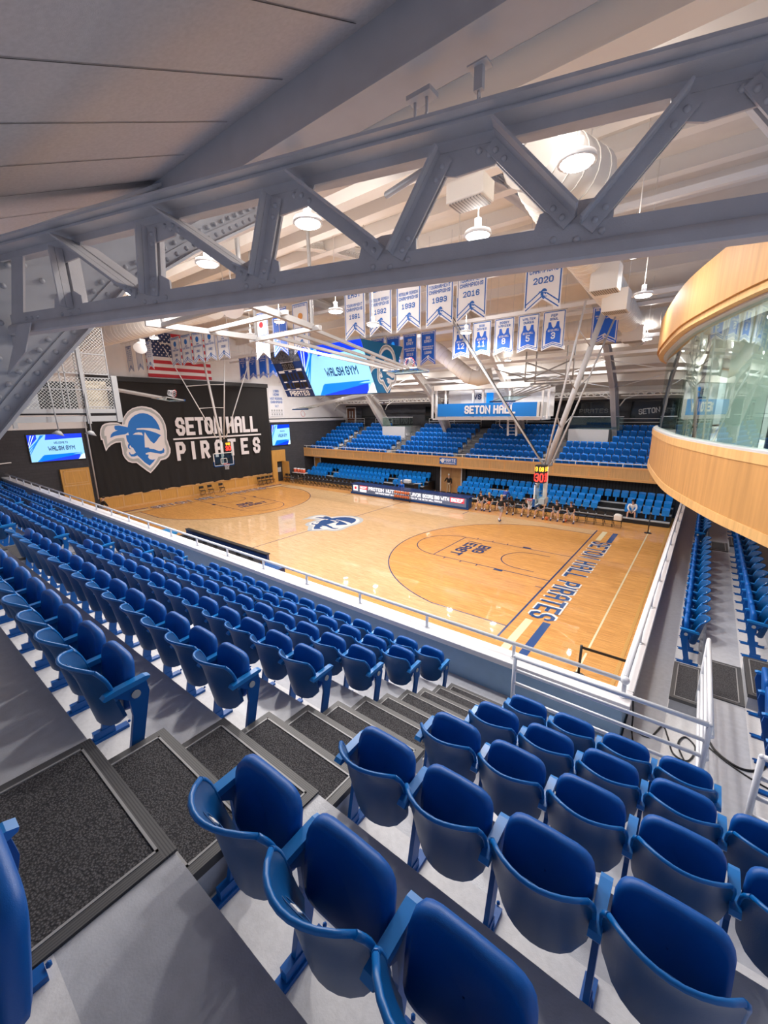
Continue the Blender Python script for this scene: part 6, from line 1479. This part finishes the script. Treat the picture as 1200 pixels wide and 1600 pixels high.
    N_ = [(tuple(J['pelvis'] + V((0, 0, .04))), (.14, .115)), (tuple(J['hil']), .105), (tuple(J['hir']), .105)]; E2 = [(0, 1), (0, 2)]
    f = .95 if longpants else .8
    N_ += [(tuple(L('hil', 'knl', f)), .08 if not longpants else .075), (tuple(L('hir', 'knr', f)), .08 if not longpants else .075)]; E2 += [(1, 3), (2, 4)]
    if longpants: N_ += [(tuple(L('knl', 'anl', .95)), .062), (tuple(L('knr', 'anr', .95)), .062)]; E2 += [(3, 5), (4, 6)]
    skin_obj('trousers' if longpants else 'shorts', N_, E2, shorts, t, 1)
    for a in ('anl', 'anr'):
        b = PB(); p = J[a]; b.sphere((p.x, p.y - .07, p.z - .04), 1, 10, 6, (.052, .145, .05)); o = b.build('shoe', M_NAVY if not longpants else M_BLACK, t, rel=True)
        if not longpants: b = PB().tube([p + V((0, 0, .10)), p + V((0, 0, .0))], .048, 8); b.build('sock', M_BANW, t, rel=True)
    b = PB(); c = J['head'] + hd * .045 + V((0, .022, 0)); b.sphere(tuple(c), 1, 12, 8, (.088, .098, .098)); b.build('hair', mat('hair_%d' % int(hair[0] * 100), hair, .8), t, rel=True)
    if cap: b = PB(); b.sphere(tuple(c + hd * .02), 1, 12, 6, (.095, .105, .09), half=True); b.box((c.x - .06, c.y - .2, c.z + .01), (c.x + .06, c.y - .08, c.z + .025)); b.build('cap', cap, t, rel=True)
    for s in (-1, 1): PB().sphere(tuple(J['head'] + V((s * .03, -.088, .02))), .011, 6, 4).build('eye', M_BLACK, t, rel=True)
    PB().box((J['head'].x - .022, J['head'].y - .098, J['head'].z - .052), (J['head'].x + .022, J['head'].y - .084, J['head'].z - .046)).build('mouth', M_RED, t, rel=True)
    return t
def seated(lean=.3, arms='knees', spread=.16):
    c, s = math.cos(lean), math.sin(lean); P = dict(pelvis=(0, .0, .56)); up = lambda h: (0, -h * s, .56 + h * c)
    P['chest'] = up(.33); P['neck'] = up(.54); n = up(.72); P['head'] = (0, n[1] - .02, n[2])
    a = up(.49); P['shl'] = (.19, a[1], a[2]); P['shr'] = (-.19, a[1], a[2])
    P['hil'] = (.10, -.02, .55); P['hir'] = (-.10, -.02, .55); P['knl'] = (spread + .04, -.44, .52); P['knr'] = (-spread - .04, -.44, .52); P['anl'] = (spread + .06, -.46, .09); P['anr'] = (-spread - .06, -.46, .09)
    if arms == 'knees': P['ell'] = (.25, a[1] - .12, a[2] - .26); P['elr'] = (-.25, a[1] - .12, a[2] - .26); P['hal'] = (.12, -.40, .60); P['har'] = (-.12, -.40, .60)
    elif arms == 'down': P['ell'] = (.24, a[1] - .06, a[2] - .28); P['elr'] = (-.24, a[1] - .06, a[2] - .28); P['hal'] = (.05, -.38, .42); P['har'] = (-.05, -.38, .42)
    else: P['ell'] = (.27, a[1] - .05, a[2] - .27); P['elr'] = (-.27, a[1] - .05, a[2] - .27); P['hal'] = (.14, -.30, .66); P['har'] = (-.14, -.30, .66)
    return P
TEE = mat('black_tee', (.015, .015, .017), .8); SHO = mat('grey_shorts', (.35, .35, .37), .8); BLO = (.55, .38, .17); BRN = (.09, .05, .03)
CY = 16.55
person(-8.15, CY, 0, .1, 'seated player in black tee, first on the bench next to the ad table', seated(.25), TEE, SHO, hair=BRN)
person(-7.45, CY, 0, 0, 'seated blond player in black tee holding an orange basketball on one knee', seated(.35, 'lap'), TEE, SHO, hair=BLO)
ball(-7.32, CY - .52, .66, 'orange basketball on the knee of the blond seated player')
person(-5.75, CY, 0, 0, 'seated dark-haired player in black tee slumped forward beside the walking player', seated(.55, 'down'), TEE, SHO, SKIN2)
person(-4.7, CY, 0, 0, 'seated player leaning on knees behind the hanging net of the right basket', seated(.6), TEE, SHO, hair=BRN)
person(-3.75, CY, 0, 0, 'seated player in black tee with legs spread beside the basket post', seated(.45, 'lap', .22), TEE, SHO, hair=BRN)
person(-2.75, CY, 0, 0, 'seated player in black tee with white chest print and hands between knees', seated(.3, 'down'), TEE, SHO, hair=BRN)
person(-1.85, CY, 0, 0, 'last seated player on the bench reaching down to a basketball', seated(.3, 'down', .24), TEE, SHO, hair=BRN)
for x_, zz in ((-8.15, 1.0), (-2.75, .98), (-1.85, .98)):
    pass
person(-5.6, 14.0, 0, PI * .92, 'blond player in black tee and grey shorts walking away from camera toward the bench', dict(ell=(.24, .12, 1.15), hal=(.2, .2, .93), elr=(-.25, -.05, 1.14), knl=(.1, -.16, .52), anl=(.1, .02, .1), knr=(-.1, .05, .5), anr=(-.1, .25, .12)), TEE, SHO, hair=BLO)
person(-6.85, 17.6, 0, PI, 'person in royal blue long sleeves bending over behind the bench', dict(chest=(0, -.25, 1.12), neck=(0, -.42, 1.22), head=(0, -.55, 1.30), shl=(.19, -.38, 1.2), shr=(-.19, -.38, 1.2), ell=(.22, -.5, .95), elr=(-.22, -.5, .95), hal=(.12, -.6, .75), har=(-.12, -.6, .75)), mat('royal_blue', (.02, .06, .35), .8), M_NAVY, longpants=True, longsleeve=True, hair=BRN)
person(1.3, 18.95, .12, 0, 'person in white sweatshirt and dark cap sitting alone on the right bleacher looking down', seated(.35, 'knees'), M_BANW, SHO, longsleeve=True, cap=M_BLACK)
person(-13.0, 20.3, 0, PI * 1.1, 'standing man in dark jacket and khaki trousers facing the oak double doors', dict(ell=(.3, -.02, 1.18), hal=(.42, -.15, 1.05)), M_BLACK, mat('khaki', (.42, .34, .24), .8), longpants=True, longsleeve=True, hair=(.6, .58, .55))
person(-15.9, 17.3, .0, 0, 'person in bright blue top working at the table behind the ad board', seated(.15, 'lap'), mat('bright_blue_top2', (.01, .15, .7), .8), M_BLACK, longpants=True, longsleeve=True, hair=(.6, .58, .55))
for k, (x, y, lb) in enumerate(((-30.0, -1.0, 'person in dark top sitting by the curtain at the near sideline corner'), (-9.1, -2.35, 'dark-haired person seated at the blue-draped table on the near sideline'))):
    person(x, y, 0, PI, lb, seated(.3), M_BLACK, M_BLACK if k else SHO, SKIN2 if k else SKIN1, longpants=bool(k), longsleeve=True)
